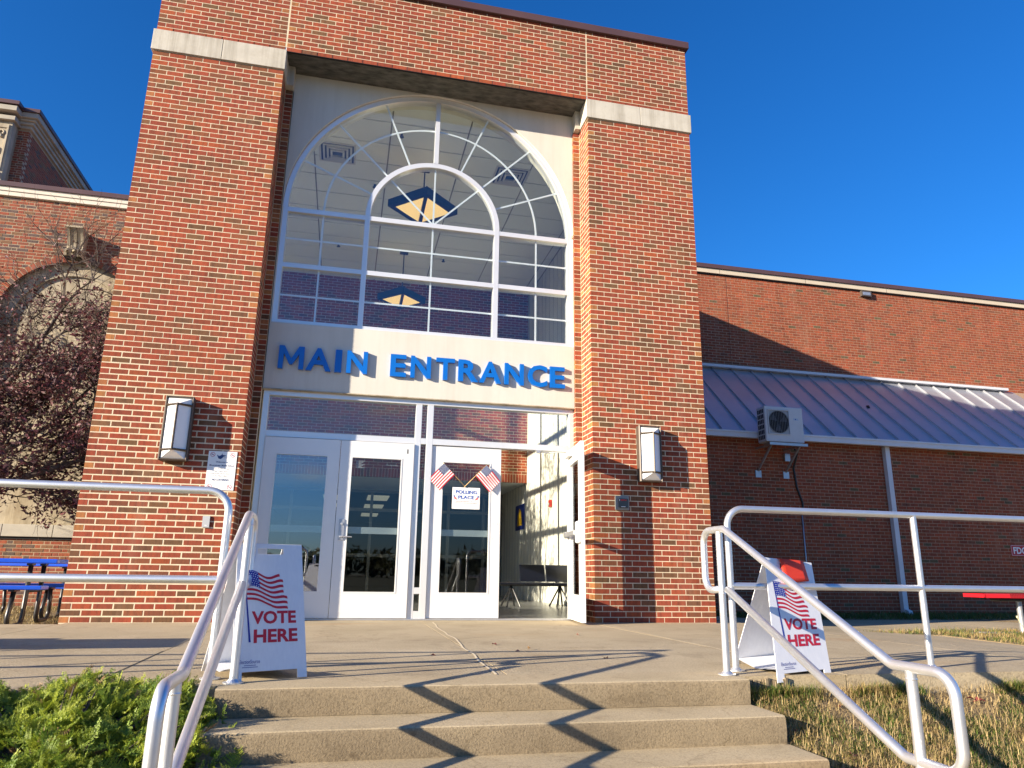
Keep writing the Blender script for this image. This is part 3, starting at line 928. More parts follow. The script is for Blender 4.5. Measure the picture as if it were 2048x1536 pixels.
for (x, z) in ((4.712, 1.185), (4.768, 1.185), (4.712, .995), (4.768, .995)): g.tube([(x, .5225, z), (x, .519, z)], .006, 8)
g.build('bolt_head', GREYAL, d3)
# small notices stuck inside the glass of leaf 1
g = G()
for i in range(7): g.box(2.93, 3.04 - .02 * (i % 3), .503, .504, 1.915 - i * .014, 1.921 - i * .014)
text_fit(g, 'No Smoking', (0, .503, 0), (1, 0, 0), (0, 0, 1), (0, -1, 0), 3.31, 3.45, 1.87, 1.89, bold=.01)
g.build('glass_notice', M('white_vinyl', (0.7, 0.7, 0.7), rough=0.5), d2)

# the open leaf, swung out past square to the wall
PIV = Vector((5.762, .500, 0)); ang = R(-7.0)
ax = Vector((math.sin(ang), -math.cos(ang), 0)); nx_ = Vector((-math.cos(ang), -math.sin(ang), 0))  # along the leaf; face towards -x
g = G(); L = .912; th = .045; z0, z1, a, b = .024, 2.166, .328, 1.955
def ob(g, s0, s1, t0, t1, za, zb, mi=0):
    o = PIV + ax * s0 + nx_ * t0; g.obox((o.x, o.y, za), ax * (s1 - s0), nx_ * (t1 - t0), (0, 0, zb - za), mi)
for (s0, s1, za, zb) in ((0, .152, z0, z1), (.762, L, z0, z1), (.152, .762, z0, a), (.152, .762, b, z1)): ob(g, s0, s1, 0, th, za, zb)
for (s0, s1, za, zb) in ((.136, .778, b, b + .016), (.136, .778, a - .016, a), (.136, .152, a, b), (.762, .778, a, b)): ob(g, s0, s1, th, th + .004, za, zb)
d4 = g.build('door', DOORW, tower); d4['label'] = 'white glazed door leaf standing wide open against the sunlit pier'
g = G(); ob(g, .150, .764, .018, .024, .326, 1.957); g.build('pane', GLASSD, d4)
g = G(); ob(g, .08, .80, th + .045, th + .075, 1.03, 1.085); g.build('push_bar', GREYAL, d4, bevel=.006)
g = G(); ob(g, .78, .90, th, th + .055, .93, 1.19); g.build('exit_lock', M('pale_lock', (0.66, 0.67, 0.66), rough=0.4), d4, bevel=.02)
g = G(); ob(g, .02, .09, th, th + .05, 1.02, 1.10); g.build('bar_bracket', GREYAL, d4, bevel=.004)
g = G(); ob(g, .10, .38, th, th + .055, 2.06, 2.13); g.build('closer', M('closer_paint', (0.62, 0.62, 0.6), rough=0.4), d4, bevel=.006)
g = G(); p = PIV + ax * .24 + nx_ * (th + .03)
g.tube([(p.x, p.y, 2.135), (p.x - .2, p.y + .22, 2.145), (5.30, .49, 2.15)], .008, 8); g.box(5.28, 5.33, .47, .5, 2.13, 2.17)
g.build('closer_arm', GREYAL, d4)
g = G()
for z in (.25, 1.1, 1.95): g.tube([(5.752, .49, z), (5.752, .49, z + .11)], .011, 10)
g.build('hinge', GREYAL, d4)

# ---- lobby behind the glass
IX0, IX1, IY1, IZ = .35, 7.0, 7.8, 7.40
g = G(); g.box(IX0, IX1, .62, 13, -.10, .012); g.build('lobby_floor', IN_FLOOR, tower)
for bb in ((6.985, 6.999, .70, 10.6, .012, IZ), (IX0, 1.735, .701, .715, .012, IZ), (5.80, 6.985, .701, .715, .012, IZ), (IX0, .364, 5.96, IY1, .012, IZ),
           (IX0, .364, .715, 1.04, .012, IZ), (IX0, .364, 7.8, 10.6, .012, 2.66), (1.735, 5.80, .62, .70, 2.80, 3.64)):
    g = G(); g.box(*bb); g.build('lobby_wall', IN_WALL, tower)
g = G()
for y in [1.2 + .31 * i for i in range(30)]: g.box(6.9795, 6.985, y, y + .006, .012, IZ)
g.build('wall_reveal_line', TGRID, tower)
# tympanum back of the surround
g = G()
for sgn in (1, -1):
    pts = [(CX + sgn * RO * math.cos(a), CZ + RO * math.sin(a)) for a in rng(0, hp, 20)]
    edge = 5.80 if sgn > 0 else 1.735
    for i in range(20):
        (xa, za), (xb, zb) = pts[i], pts[i + 1]
        g.poly([(xa, .62, za), (edge + sgn * .3, .62, za), (edge + sgn * .3, .62, zb), (xb, .62, zb)])
        g.poly([(xa, .62, za), (xb, .62, zb), (xb, .80, zb), (xa, .80, za)])
g.build('window_reveal', IN_WALL, tower)
tb = courses(IX0, 6.98, 2.86, 67, c=C)
inner_b = G()
for b in tb: inner_b.box(b[0], b[1], IY1, IY1 + .08, b[2], b[3], col=b[4], skip='k')
x = IX0
while x < 6.95:
    inner_b.box(x, x + .058, IY1, IY1 + .08, 2.655, 2.85, col=tint()); x += .0677
inner_b.build('lobby_brickwork', MAT_BRICK, tower, kind='stuff')
g = G(); g.box(IX0, 6.98, IY1 + .003, IY1 + .3, 2.66, IZ); g.build('lobby_mortar', MORTAR, tower)
g = G(); g.box(IX0, 6.98, IY1 + .005, 10.6, 2.656, 2.67); g.build('bulkhead_soffit', IN_CEIL, tower)
g = G(); g.box(IX0, IX1, .70, IY1 + .3, IZ + .02, IZ + .06); g.build('ceiling_void', TGRID, tower)
me = None
x = .68; cols = []
while x < 6.9:
    cols.append(x); x += 1.22
xb = [IX0, .68, 1.905, 3.13, 4.355, 5.58, 6.805, 6.98]
for i in range(len(xb) - 1):
    y = .72
    while y < IY1:
        if not (xb[i + 1] - xb[i] > .5 and ((1.9 < xb[i] < 2.0 and 2.1 < y < 2.6) or (4.3 < xb[i] < 4.4 and 2.1 < y < 2.6)) and False):
            g = G(); g.box(xb[i] + .012, xb[i + 1] - .012, y + .012, min(y + .6, IY1) - .0, IZ, IZ + .014); g.build('ceiling_tile', IN_CEIL, tower)
        y += .612
for (x, y) in ((1.99, 2.10), (4.98, 2.12)):
    v = None
    for k in range(4):
        h = .30 - k * .062
        g = G(); cx, cy = x + .3, y + .3
        a, b = h, h - .03
        for (p, q, r_, s_) in ((cx - a, cx + a, cy - a, cy - b), (cx - a, cx + a, cy + b, cy + a), (cx - a, cx - b, cy - b, cy + b), (cx + b, cx + a, cy - b, cy + b)):
            g.box(p, q, r_, s_, IZ - .012 - .01 * k, IZ - .002)
        if v is None:
            g.box(x, x + .6, y, y + .6, IZ - .0018, IZ - .0006, 1)
            v = g.build('ceiling_vent', [M('vent_white', (0.6, 0.6, 0.6), rough=0.5), NAVY], tower)
        else:
            g.build('louvre', M('vent_white', (0.6, 0.6, 0.6), rough=0.5), v)
for (x, y) in ((2.95, 3.3), (4.6, 6.2), (2.3, 6.0), (3.3, 1.6)):
    g = G(); g.tube([(x, y, IZ), (x, y, IZ - .05)], .02, 8); g.tube([(x, y, IZ - .05), (x, y, IZ - .056)], .04, 10); g.build('sprinkler', NAVY, tower)
# inner screen and the dark office beyond
g = G()
for x in (.5, 1.45, 2.4, 2.52, 3.47, 4.42, 4.54, 5.49, 6.44, 6.9): g.box(x, x + .07, 10.52, 10.6, .012, 2.66)
for (z0, z1) in ((.012, .1), (.95, 1.03), (2.1, 2.18), (2.58, 2.66)): g.box(IX0, 6.98, 10.53, 10.59, z0, z1)
g.build('inner_screen', M('inner_screen_grey', (0.22, 0.225, 0.215), rough=0.4), tower)
g = G(); g.box(IX0, 6.98, 10.6, 24, 2.70, 2.75); g.box(IX0, 6.98, 24, 24.1, 0, 2.75); g.box(IX0 - .1, IX0, 10.6, 24, 0, 2.75); g.box(6.98, 7.1, 10.6, 24, 0, 2.75); g.box(IX0, 6.98, 13, 24, -.1, .0)
g.build('office_shell', M('dim_office', (0.10, 0.10, 0.11), rough=0.8), tower)
for (x, y) in ((3.45, 12.3), (3.45, 15.2), (3.45, 18.8), (2.2, 12.6), (2.2, 15.2)):
    g = G(); g.box(x, x + .6, y, y + 1.2, 2.66, 2.698); g.build('office_light', TUBE, tower)
# glazed west side
g = G()
for y in (1.10, 2.53, 3.90, 5.27, 5.85): g.box(.12, .22, y, y + .08, .45, 6.9)
for z in (.45, 1.55, 2.50, 3.42, 4.38, 5.35, 6.78): g.box(.125, .215, 1.05, 5.95, z, z + .12)
ww = g.build('window', WHITE_AL, tower)
g = G(); g.box(.168, .172, 1.06, 5.94, .46, 6.88); g.build('pane', GLASS, ww)
# pendants (amber glass pyramids on rods)
def pendant(x, y, z, r, label):
    t = thing('pendant_lamp', label, 'pendant lamp', (x, y, z), 'amber glass pendants in the lobby')
    g = G(); a = .055
    P = [(x - r, y, z + .0), (x, y - r, z), (x + r, y, z), (x, y + r, z)]
    lo = z - .0
    for i in range(4):
        p, q = Vector(P[i]), Vector(P[(i + 1) % 4]); cc = Vector((x, y, z))
        pi, qi = p + (cc - p) * .2, q + (cc - q) * .2
        up = Vector((0, 0, .13))
        g.poly([p, q, q + up, p + up]); g.poly([pi, qi, qi + up, pi + up][::-1]); g.poly([p, pi, qi, q][::-1]); g.poly([p + up, q + up, qi + up, pi + up])
    g.box(x - .03, x + .03, y - r * .9, y + r * .9, z - .004, z + .03)
    g.build('lamp_frame', NAVYP, t)
    for sg in (-1, 1):
        g = G(); k = .78 * r
        b1, b2, b3 = (x + sg * .035, y - k, z + .008), (x + sg * .035, y + k, z + .008), (x + sg * k, y, z + .008)
        apex = (x + sg * .035, y, z + .05)
        g.poly([b1, b2, b3]); g.poly([b1, b3, apex]); g.poly([b3, b2, apex])
        g.build('lamp_shade', AMBER, t)
    g = G(); g.tube([(x, y, z + .1), (x, y, IZ)], .012, 8); g.box(x - .09, x + .09, y - .09, y + .09, IZ - .02, IZ)
    for P_ in P: g.tube([(P_[0], P_[1], z + .12), (x, y, z + .34)], .007, 6)
    g.build('rod', NAVYP, t)
pendant(3.78, 2.55, 6.60, .60, 'nearer amber glass pendant with dark diamond frame, seen through the inner arch')
pendant(3.71, 6.05, 6.25, .52, 'farther amber glass pendant, its tips showing in the lowest window row')

# lobby bench, poster, alarm
t = thing('lobby_bench', 'dark perforated metal bench seen through the open entrance doorway', 'bench', (6.2, 4.15, 0))
DKB = M('dark_blue_black_metal', (0.006, 0.008, 0.018), rough=0.32)
def curved_sheet(g, prof, y0, y1, th=.012):
    for (a, b) in zip(prof[:-1], prof[1:]):
        (xa, za), (xb, zb) = a, b
        g.poly([(xa, y0, za), (xb, y0, zb), (xb, y1, zb), (xa, y1, za)]); g.poly([(xa, y0, za - th), (xa, y1, za - th), (xb, y1, zb - th), (xb, y0, zb - th)])
        g.poly([(xa, y0, za), (xa, y0, za - th), (xb, y0, zb - th), (xb, y0, zb)]); g.poly([(xa, y1, za), (xb, y1, zb), (xb, y1, zb - th), (xa, y1, za - th)])
for k in range(3):
    xa = 5.52 + .50 * k; xb = xa + .48
    g = G(); g.box(xa, xb, 3.92, 4.38, .405, .425); g.tube([(xa, 3.92, .405), (xb, 3.92, .405)], .018, 8); g.build('seat', DKB, t, bevel=.004)
    if k:
        g = G(); g.obox((xa, 4.40, .44), (xb - xa, 0, 0), (0, .10, .30), (0, .018, 0)); g.build('backrest', DKB, t, bevel=.008)
g = G()
for x in (5.80, 6.70):
    g.tube([(x - .12, 3.95, .02), (x, 4.15, .38), (x + .12, 4.42, .02)], .016, 8); g.tube([(x + .12, 3.95, .02), (x, 4.15, .38), (x - .12, 4.42, .02)], .016, 8); g.tube([(x, 4.15, .38), (x, 4.42, .44)], .016, 8)
g.tube([(5.55, 4.15, .385), (6.98, 4.15, .385)], .022, 8)
g.build('leg', BLACKM, t)
g = G(); g.box(6.972, 6.985, 8.0, 8.9, 1.60, 2.20, 0); g.prism([(8.2, 1.7), (8.7, 1.7), (8.62, 1.95), (8.5, 2.12), (8.32, 2.05), (8.26, 1.85)], 6.968, 6.972, 1, axis='x')
tag(g.build('poster', [M('poster_navy', (0.01, 0.03, 0.2), rough=0.4), M('poster_gold', (0.75, 0.45, 0.02), rough=0.4)]), 'navy poster with a gold shape hung on the lobby wall', 'poster')
g = G(); g.box(6.93, 6.979, 5.64, 5.76, 1.92, 2.06); g.box(6.915, 6.93, 5.67, 5.73, 1.95, 2.0, 1)
tag(g.build('fire_alarm', [M('alarm_red', (0.5, 0.03, 0.02), rough=0.4), LENS], bevel=.004), 'small red fire alarm horn on the pale lobby wall', 'fire alarm')

# ================================================================== RIGHT WING
wing = thing('brick_wing', 'long low red brick wing with lean-to metal roof right of the entrance block', 'building', (14, 6.4, -.1))
HIDE = lambda px, py, y: px < 1372 + max(0, (py - 90)) * .0555 + 4
UW = courses(10.3, 22.0, 5.42, 36, c=(7.845 - 5.42) / 36, kind='wing')
LWB = courses(9.30, 18.9, -.30, 55, c=C, kind='wing')
allb = []
# both wall planes share the budget of single bricks: the lower wall is nearer
lay(wing, LWB, 4.35, nsingle=200)
lay(wing, UW, 6.36, nsingle=100)
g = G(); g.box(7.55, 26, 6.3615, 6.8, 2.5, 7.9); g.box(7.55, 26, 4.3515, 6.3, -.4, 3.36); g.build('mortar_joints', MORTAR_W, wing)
g = G(); g.box(18.92, 26, 4.351, 4.36, -.4, 3.36); g.box(22.02, 26, 6.361, 6.4, 5.4, 7.84); g.box(7.53, 26, 6.82, 20, -.4, 7.86); g.build('plain_wall', BRICKTEX, wing)
g = G(); g.box(7.56, 26, 6.30, 6.8, 7.865, 7.985); g.build('coping_band', M('cream_coping', (0.58, 0.50, 0.38), (0.5, 0.43, 0.33), 0.7, scale=2), wing)
g = G(); g.box(7.56, 26, 6.265, 6.85, 7.987, 8.09); g.build('coping_metal', BROWN, wing)
g = G(); g.box(7.56, 26, 6.335, 6.4, 7.835, 7.865); g.build('coping_painted_shadow', DARK, wing)  # dark strip painting in the shadow below the coping
for x in [9.1 + 2.4 * k for k in range(7)]:
    g = G(); g.box(x, x + .006, 6.2985, 6.31, 7.866, 7.984); g.build('coping_joint', DARK, wing)
g = G(); g.box(11.685, 11.691, 6.358, 6.37, 5.45, 7.84); g.build('movement_joint', DARK, wing)
g = G(); g.box(15.53, 15.82, 6.28, 6.37, 7.69, 7.84, 0); g.box(15.56, 15.79, 6.276, 6.28, 7.72, 7.80, 1)
g.build('scupper_box', [BRONZE, GREYAL], wing)
# lean-to roof
ey, ez, ty, tz = 4.16, 3.44, 6.34, 5.42
x = 11.12 - .5155 * 7; k = 0
sl_ = Vector((0, ty - ey, tz - ez)).normalized(); nn = Vector((0, -sl_.z, sl_.y))
while x < 19.5:
    g = G(); g.obox((x + .004, ey, ez), (.5075, 0, 0), Vector((0, ty - ey, tz - ez)), nn * -.03); g.build('roof_panel', ROOFM, wing)
    g = G(); g.obox((x - .009, ey - .0, ez), (.018, 0, 0), Vector((0, ty - ey, tz - ez)), nn * .038); g.build('standing_seam', ROOFM, wing)
    x += .5155
g = G(); p = Vector((14.38, 5.17, 4.365)) + nn * .003
g.obox(p, (.10, .03, .02), (0.05, .10, .09), nn * .004); g.build('roof_scar', DARK, wing)
g = G(); g.box(7.55, 19.6, 6.20, 6.362, 5.415, 5.475); g.build('roof_flashing', FASCIA, wing)
g = G(); g.box(7.55, 19.6, 4.10, 4.20, 3.29, 3.425); g.box(7.55, 19.6, 4.085, 4.10, 3.385, 3.425); g.build('gutter', FASCIA, wing, bevel=.006)
g = G(); g.box(7.55, 19.6, 4.20, 4.36, 3.36, 3.40); g.build('eave_soffit', FASCIA, wing)
g = G(); g.box(13.93, 14.04, 4.24, 4.345, -.09, 3.30); g.box(13.925, 14.045, 4.235, 4.345, .55, .56); g.box(13.925, 14.045, 4.235, 4.345, 2.0, 2.01)
g.obox((13.94, 4.34, -.05), (.10, 0, 0), (0, -.22, -.07), (0, .03, .09))
g.build('downspout', FASCIA, wing, bevel=.008)

# AC unit
t = thing('air_conditioner', 'ivory outdoor air conditioner on wall brackets under the metal roof eave', 'air conditioner', (11.24, 3.9, 3.1))
g = G(); g.box(10.82, 11.67, 3.75, 4.05, 3.165, 3.885); g.build('housing', PLASTIC, t, bevel=.02, seg=3)
fx, fz, fr = 11.115, 3.565, .225
g = G()
for (a, b, c, d) in ((10.875, 11.355, 3.80, 3.815), (10.875, 11.355, 3.315, 3.33), (10.875, 10.89, 3.33, 3.80), (11.34, 11.355, 3.33, 3.80)): g.box(a, b, 3.728, 3.75, c, d)
g.build('fan_guard_frame', PLASTIC, t, bevel=.003)
g = G(); g.box(10.892, 11.338, 3.7465, 3.7495, 3.332, 3.798); g.build('fan_panel', M('inset_panel_grey', (0.34, 0.35, 0.36), rough=0.5), t)  # inset panel in a darker grey than the housing
g = G(); g.prism(arcpts(fx, fz, fr, 0, 2 * math.pi * 39 / 40, 39), 3.7435, 3.7462); g.build('fan_opening', DARK, t)
g = G(); g.ring(fx, fz, fr - .004, fr + .008, 0, 2 * math.pi, 3.735, 3.75, 40)
for i in range(-6, 7):
    xx = i * .036
    if abs(xx) < fr: h = math.sqrt(fr * fr - xx * xx); g.box(fx + xx - .002, fx + xx + .002, 3.733, 3.738, fz - h, fz + h)
g.build('fan_guard', M('guard_grey', (0.22, 0.22, 0.22), rough=0.5), t)
g = G()
for k in range(3):
    a = 2 * math.pi * k / 3 + .4
    g.poly([(fx + .03 * math.cos(a), 3.7425, fz + .03 * math.sin(a)), (fx + .2 * math.cos(a - .35), 3.742, fz + .2 * math.sin(a - .35)), (fx + .2 * math.cos(a + .45), 3.741, fz + .2 * math.sin(a + .45))])
g.build('fan_blade', M('fan_grey', (0.05, 0.05, 0.055), rough=0.5), t)
g = G()
for r_ in range(6):
    for c_ in range(4): g.box(10.8175, 10.821, 3.80 + c_ * .055, 3.838 + c_ * .055, 3.22 + r_ * .105, 3.30 + r_ * .105)
g.build('side_grille', DARK, t)
g = G(); g.box(11.45, 11.56, 3.7485, 3.7505, 3.62, 3.66, 0); g.box(11.49, 11.515, 3.7475, 3.7487, 3.63, 3.65, 1); g.build('maker_badge', [M('badge_pale', (0.4, 0.5, 0.6), rough=0.4), BLUEINK], t)
g = G()
for x in (10.93, 11.56):
    g.box(x, x + .04, 3.72, 4.345, 3.10, 3.14); g.obox((x + .005, 3.80, 3.09), (.03, 0, 0), (0, .53, -.44), (0, .02, .035))
    g.box(x - .045, x + .085, 4.33, 4.348, 2.53, 2.67); 
for x in (10.93, 11.56): g.box(x - .01, x + .05, 3.78, 4.02, 3.14, 3.165)
g.box(10.86, 11.70, 3.705, 3.735, 3.095, 3.145)
g.build('bracket', GREYAL, t)
g = G(); g.box(11.55, 11.67, 4.28, 4.345, 2.88, 3.04); g.build('isolator_box', GREYAL, t, bevel=.004)
g = G(); g.tube(fillet([(11.60, 4.0, 3.08), (11.80, 4.22, 3.05), (11.76, 4.33, 2.75), (11.80, 4.33, 2.35), (11.90, 4.33, 2.05), (11.89, 4.33, 1.86), (11.80, 4.335, 1.83)], .1), .020, 8)
tag(g.build('coolant_line', BLACKM, smooth=True), 'black insulated cable hanging down the wall below the air conditioner', 'cable')
g = G(); g.tube([(11.865, 4.335, 1.80), (11.868, 4.335, -.1)], .014, 8); tag(g.build('conduit', GREYAL, smooth=True), 'thin grey conduit running down the shaded wing wall to the ground', 'conduit')
# FDC sign
g = G(); O = (16.87, 4.336, 1.10)
g.box(16.87, 17.33, 4.336, 4.345, 1.10, 1.325, 0)
for (a, b, c, d) in ((16.878, 17.322, 1.312, 1.318), (16.878, 17.322, 1.107, 1.113), (16.878, 16.884, 1.113, 1.312), (17.316, 17.322, 1.113, 1.312)): g.box(a, b, 4.3345, 4.336, c, d, 1)
text_fit(g, 'FDC', O, (1, 0, 0), (0, 0, 1), (0, -1, 0), .06, .40, .04, .185, bold=.03, mi=1); g.v = [(x, (4.3345 if abs(y - 4.336) < 1e-6 and 16.9 < x < 17.3 and 1.13 < z < 1.3 else y), z) for x, y, z in g.v]
tag(g.build('hydrant_sign', [M('sign_red', (0.42, 0.01, 0.02), rough=0.4), M('sign_white', (0.75, 0.75, 0.75), rough=0.4)]), 'red sign lettered FDC on the shaded wall at the right edge', 'sign')

# ================================================================== LEFT WING
lwing = thing('old_brick_wing', 'older weathered brick wing with a blind stone arch to the left of the entrance block', 'building', (-4, 6.4, -.1))
HIDE = lambda px, py, y: px > 116 + (1246 - py) * .164 - 6
NCX, NCZ, NR = -2.80, 5.25, 1.313
RING = .115
def keep_l(a, b, z0, z1):
    zc = (z0 + z1) / 2
    if zc < 1.10 or zc > NCZ + NR + RING: return [(a, b)]
    if 1.10 <= zc <= 1.335: return []
    h = NR + RING if zc > NCZ else NR
    if zc > NCZ:
        d = h * h - (zc - NCZ) ** 2
        if d <= 0: return [(a, b)]
        h = math.sqrt(d)
    l, r = NCX - h, NCX + h
    out = []
    if a < l: out.append((a, min(b, l)))
    if b > r: out.append((max(a, r), b))
    return out
LB = courses(-5.6, -.003, -.25, 119, c=(7.84 + .25) / 119, keep=keep_l, kind='old', bond='flemish', pitch=.2032, ends=False)
lay(lwing, LB, 6.40, nsingle=300, jit=.003)
g = G()
n = 44
for i in range(n):
    a0 = math.pi * i / n + .006; a1 = math.pi * (i + 1) / n - .006
    q = [(NCX + r_ * math.cos(a), NCZ + r_ * math.sin(a)) for (r_, a) in ((NR, a0), (NR + RING, a0), (NR + RING, a1), (NR, a1))]
    b = len(g.v); cc = tint('old')
    g.v += [(x, 6.398, z) for x, z in q] + [(x, 6.50, z) for x, z in q]
    for f in ((0, 1, 2, 3), (0, 3, 7, 4)): g.f.append(tuple(b + k for k in f)); g.m.append(0); g.c.append(cc)
g.build('voussoir_ring', MAT_BRICK, lwing, kind='stuff')
MORTAR_O = M('mortar_old', (0.42, 0.33, 0.23), (0.33, 0.26, 0.18), 0.95, scale=3, bmp=0.4, bscale=150, spec=0.2)
g = G()
# mortar backing with the arch cut out
g.box(-5.6, 0, 6.403, 6.45, -.4, 1.10); g.box(-5.6, 0, 6.403, 6.45, NCZ + NR + .0, 7.9); g.box(-5.6, NCX - NR, 6.403, 6.45, 1.33, NCZ); g.box(NCX + NR, 0, 6.403, 6.45, 1.33, NCZ)
for sgn in (1, -1):
    edge = 0 if sgn > 0 else -5.6
    P = [(NCX + sgn * NR * math.cos(a), NCZ + NR * math.sin(a)) for a in rng(0, hp, 20)]
    for i in range(20):
        q = [(P[i][0], 6.403, P[i][1]), (edge, 6.403, P[i][1]), (edge, 6.403, P[i + 1][1]), (P[i + 1][0], 6.403, P[i + 1][1])]
        g.poly(q if sgn > 0 else q[::-1])
g.build('mortar_joints', MORTAR_O, lwing)
# niche: reveal ring, moulded inner ring, flat stone
g = G(); g.ring(NCX, NCZ, NR, NR + .02, 0, math.pi, 6.44, 6.60, 40); g.box(NCX - NR - .02, NCX - NR, 6.44, 6.60, 1.33, NCZ); g.box(NCX + NR, NCX + NR + .02, 6.44, 6.60, 1.33, NCZ)
g.build('niche_reveal', M('grey_render', (0.20, 0.185, 0.175), (0.15, 0.14, 0.135), 0.9, scale=4), lwing)
g = G(); g.ring(NCX, NCZ, NR - .26, NR, 0, math.pi, 6.515, 6.60, 40); g.box(NCX - NR, NCX - NR + .26, 6.515, 6.60, 1.33, NCZ); g.box(NCX + NR - .26, NCX + NR, 6.515, 6.60, 1.33, NCZ)
g.build('niche_moulding', OLDSTONE, lwing)
zj = [1.33, 2.6, 3.9, 5.25, 6.60]
for i in range(4):
    for (xa, xb) in ((NCX - NR + .0, NCX - .006), (NCX + .004, NCX + NR)):
        g = G(); g.box(xa, xb, 6.56, 6.62, zj[i] + .004, zj[i + 1] - .004); g.build('niche_stone', OLDSTONE, lwing)
g = G(); g.box(NCX - NR - .1, NCX + NR + .1, 6.622, 6.66, 1.2, 6.7); g.build('niche_backing', MORTAR_O, lwing)
x = -5.6
for ln in (.72, .86, .80, .84, .80, .84, .70):
    g = G(); g.box(x, x + ln - .008, 6.33, 6.70, 1.105, 1.325); g.build('sill_stone', M('sill_limestone', (0.47, 0.44, 0.38), (0.36, 0.34, 0.30), 0.85, scale=3, bmp=.3, bscale=50), lwing, bevel=.006); x += ln
g = G(); g.box(-5.6, 0, 6.37, 6.41, 1.06, 1.105); g.build('sill_painted_shadow', DARK, lwing)  # dark strip standing in for the shadow cast under the sill
x = -5.6
for ln in (1.35, 1.31, 1.33, 1.33, .28):
    g = G(); g.box(x, x + ln - .008, 6.345, 6.7, 7.845, 7.94); g.box(x, x + ln - .008, 6.325, 6.7, 7.94, 8.03); g.build('coping_stone', M('pale_coping_stone', (0.66, 0.61, 0.52), (0.58, 0.53, 0.45), 0.8, scale=3), lwing); x += ln
g = G(); g.box(-5.6, 0, 6.29, 6.9, 8.032, 8.13); g.build('coping_metal', BROWN, lwing)
g = G(); g.box(-14, -5.6, 6.40, 7, -.4, 8.0); g.box(-14, -.01, 6.9, 10, -.4, 8.0); g.build('plain_wall', BRICKTEX, lwing)
# console bracket: fluted scroll
br = []
for k in range(13):
    t_ = k / 12; z = 7.15 - .56 * t_
    d = .36 - .10 * t_ - .12 * math.sin(math.pi * t_) * (1 if t_ < .8 else .4) + (.06 * math.exp(-((t_ - .82) / .1) ** 2))
    br.append((d, z))
g = G()
for k in range(5):
    xa = -2.985 + k * .061; prof = [(6.41, 7.15)] + [(6.40 - d + (.0 if k % 2 == 0 else .02), z) for d, z in br] + [(6.41, 6.59)]
    g.prism(prof, xa, xa + (.052), axis='x')
g.prism([(6.41, 7.15)] + [(6.40 - d + .035, z) for d, z in br] + [(6.41, 6.59)], -2.985, -2.69, axis='x')
g.box(-3.0, -2.675, 6.01, 6.41, 7.15, 7.18)
o = g.build('console_bracket', OLDSTONE, lwing)
g = G()
for k in range(9):
    a = math.pi * (k / 8) ; cx, cz = -2.835 + .075 * math.cos(a), 6.70 + .07 * math.sin(a)
    g.tube([(-2.835, 6.11, 6.66), (cx, 6.07, cz), (-2.835 + .12 * math.cos(a), 6.13, 6.66 + .10 * math.sin(a))], [.02, .03, .012], 6)
g.build('acanthus_leaf', OLDSTONE, o, smooth=True)

# rear block with cornice and carved frieze panel
rear = thing('cornice_block', 'taller old brick block with a stone cornice and carved frieze panel beyond the left wing', 'building', (-8, 10, 7.9))
YR = 10.0; XC_ = -5.80
HIDE = lambda px, py, y: py > 400 or px > 62
RB = courses(-6.55, XC_, 7.6, 58, c=(11.45 - 7.6) / 58, kind='old', bond='flemish', ends=False)
lay(rear, RB, YR, nsingle=120, jit=.003)
g = G(); g.box(-14, XC_ - .003, YR + .003, YR + 14, 7.5, 11.5); g.build('mortar_joints', MORTAR_O, rear)
# side face bricks
g = G()
for i in range(58):
    z = 7.6 + i * (11.45 - 7.6) / 58; y = YR + .1 + (.1 if i % 2 else 0)
    while y < YR + 12:
        g.box(XC_ - .05, XC_, y, y + .193, z, z + .056, col=tint('old')); y += .2032
g.build('brickwork', MAT_BRICK, rear, kind='stuff')
def cornice(z0, z1, out, mat, nm):
    g = G(); g.box(-14, XC_ + out, YR - out, YR + 14, z0, z1); g.build(nm, mat, rear, bevel=.01)
GS = M('cornice_stone', (0.44, 0.40, 0.33), (0.30, 0.28, 0.24), 0.85, scale=2)
cornice(11.50, 11.58, .06, GS, 'cornice_moulding'); cornice(11.583, 11.66, .12, GS, 'cornice_moulding'); cornice(11.663, 11.72, .17, GS, 'cornice_moulding'); cornice(11.723, 11.86, .24, GS, 'cornice_moulding'); cornice(11.863, 11.97, .28, BROWN, 'cornice_metal')
# projecting stone pier with carved panel
g = G(); g.box(-7.2, -6.06, YR - .30, YR + .1, 7.5, 11.50); g.build('frieze_pier', OLDSTONE, rear, bevel=.01)
g = G(); g.box(-7.1, -6.12, YR - .325, YR - .301, 11.30, 11.40); g.box(-6.17, -6.12, YR - .325, YR - .301, 10.1, 11.30); g.build('panel_border', OLDSTONE, rear, bevel=.006)
g = G()
for (cx, cz, r_, a0, a1) in ((-6.40, 11.02, .15, 0, 5.2), (-6.33, 10.68, .13, 2.4, 7.6), (-6.50, 10.42, .19, -.5, 3.4), (-6.27, 11.17, .07, -1, 3.5), (-6.32, 10.38, .09, 0, 5), (-6.55, 10.85, .12, 1, 6)):
    pts = [(cx + (r_ * (1 - .45 * k / 18)) * math.cos(a0 + (a1 - a0) * k / 18), YR - .318, cz + (r_ * (1 - .45 * k / 18)) * math.sin(a0 + (a1 - a0) * k / 18)) for k in range(19)]
    g.tube(pts, [.032 * (1 - .6 * k / 18) for k in range(19)], 7)
g.build('carved_scroll', OLDSTONE, rear, smooth=True)
g = G()
for k in range(6): g.box(-6.18 - k * .085, -6.13 - k * .085, YR - .33, YR - .301, 9.9, 10.06)
g.build('fluting', OLDSTONE, rear)
cornice_top = G(); cornice_top.box(-14, -5.94, YR - .52, YR - .0, 11.70, 11.84); cornice_top.build('cornice_moulding', GS, rear, bevel=.01)
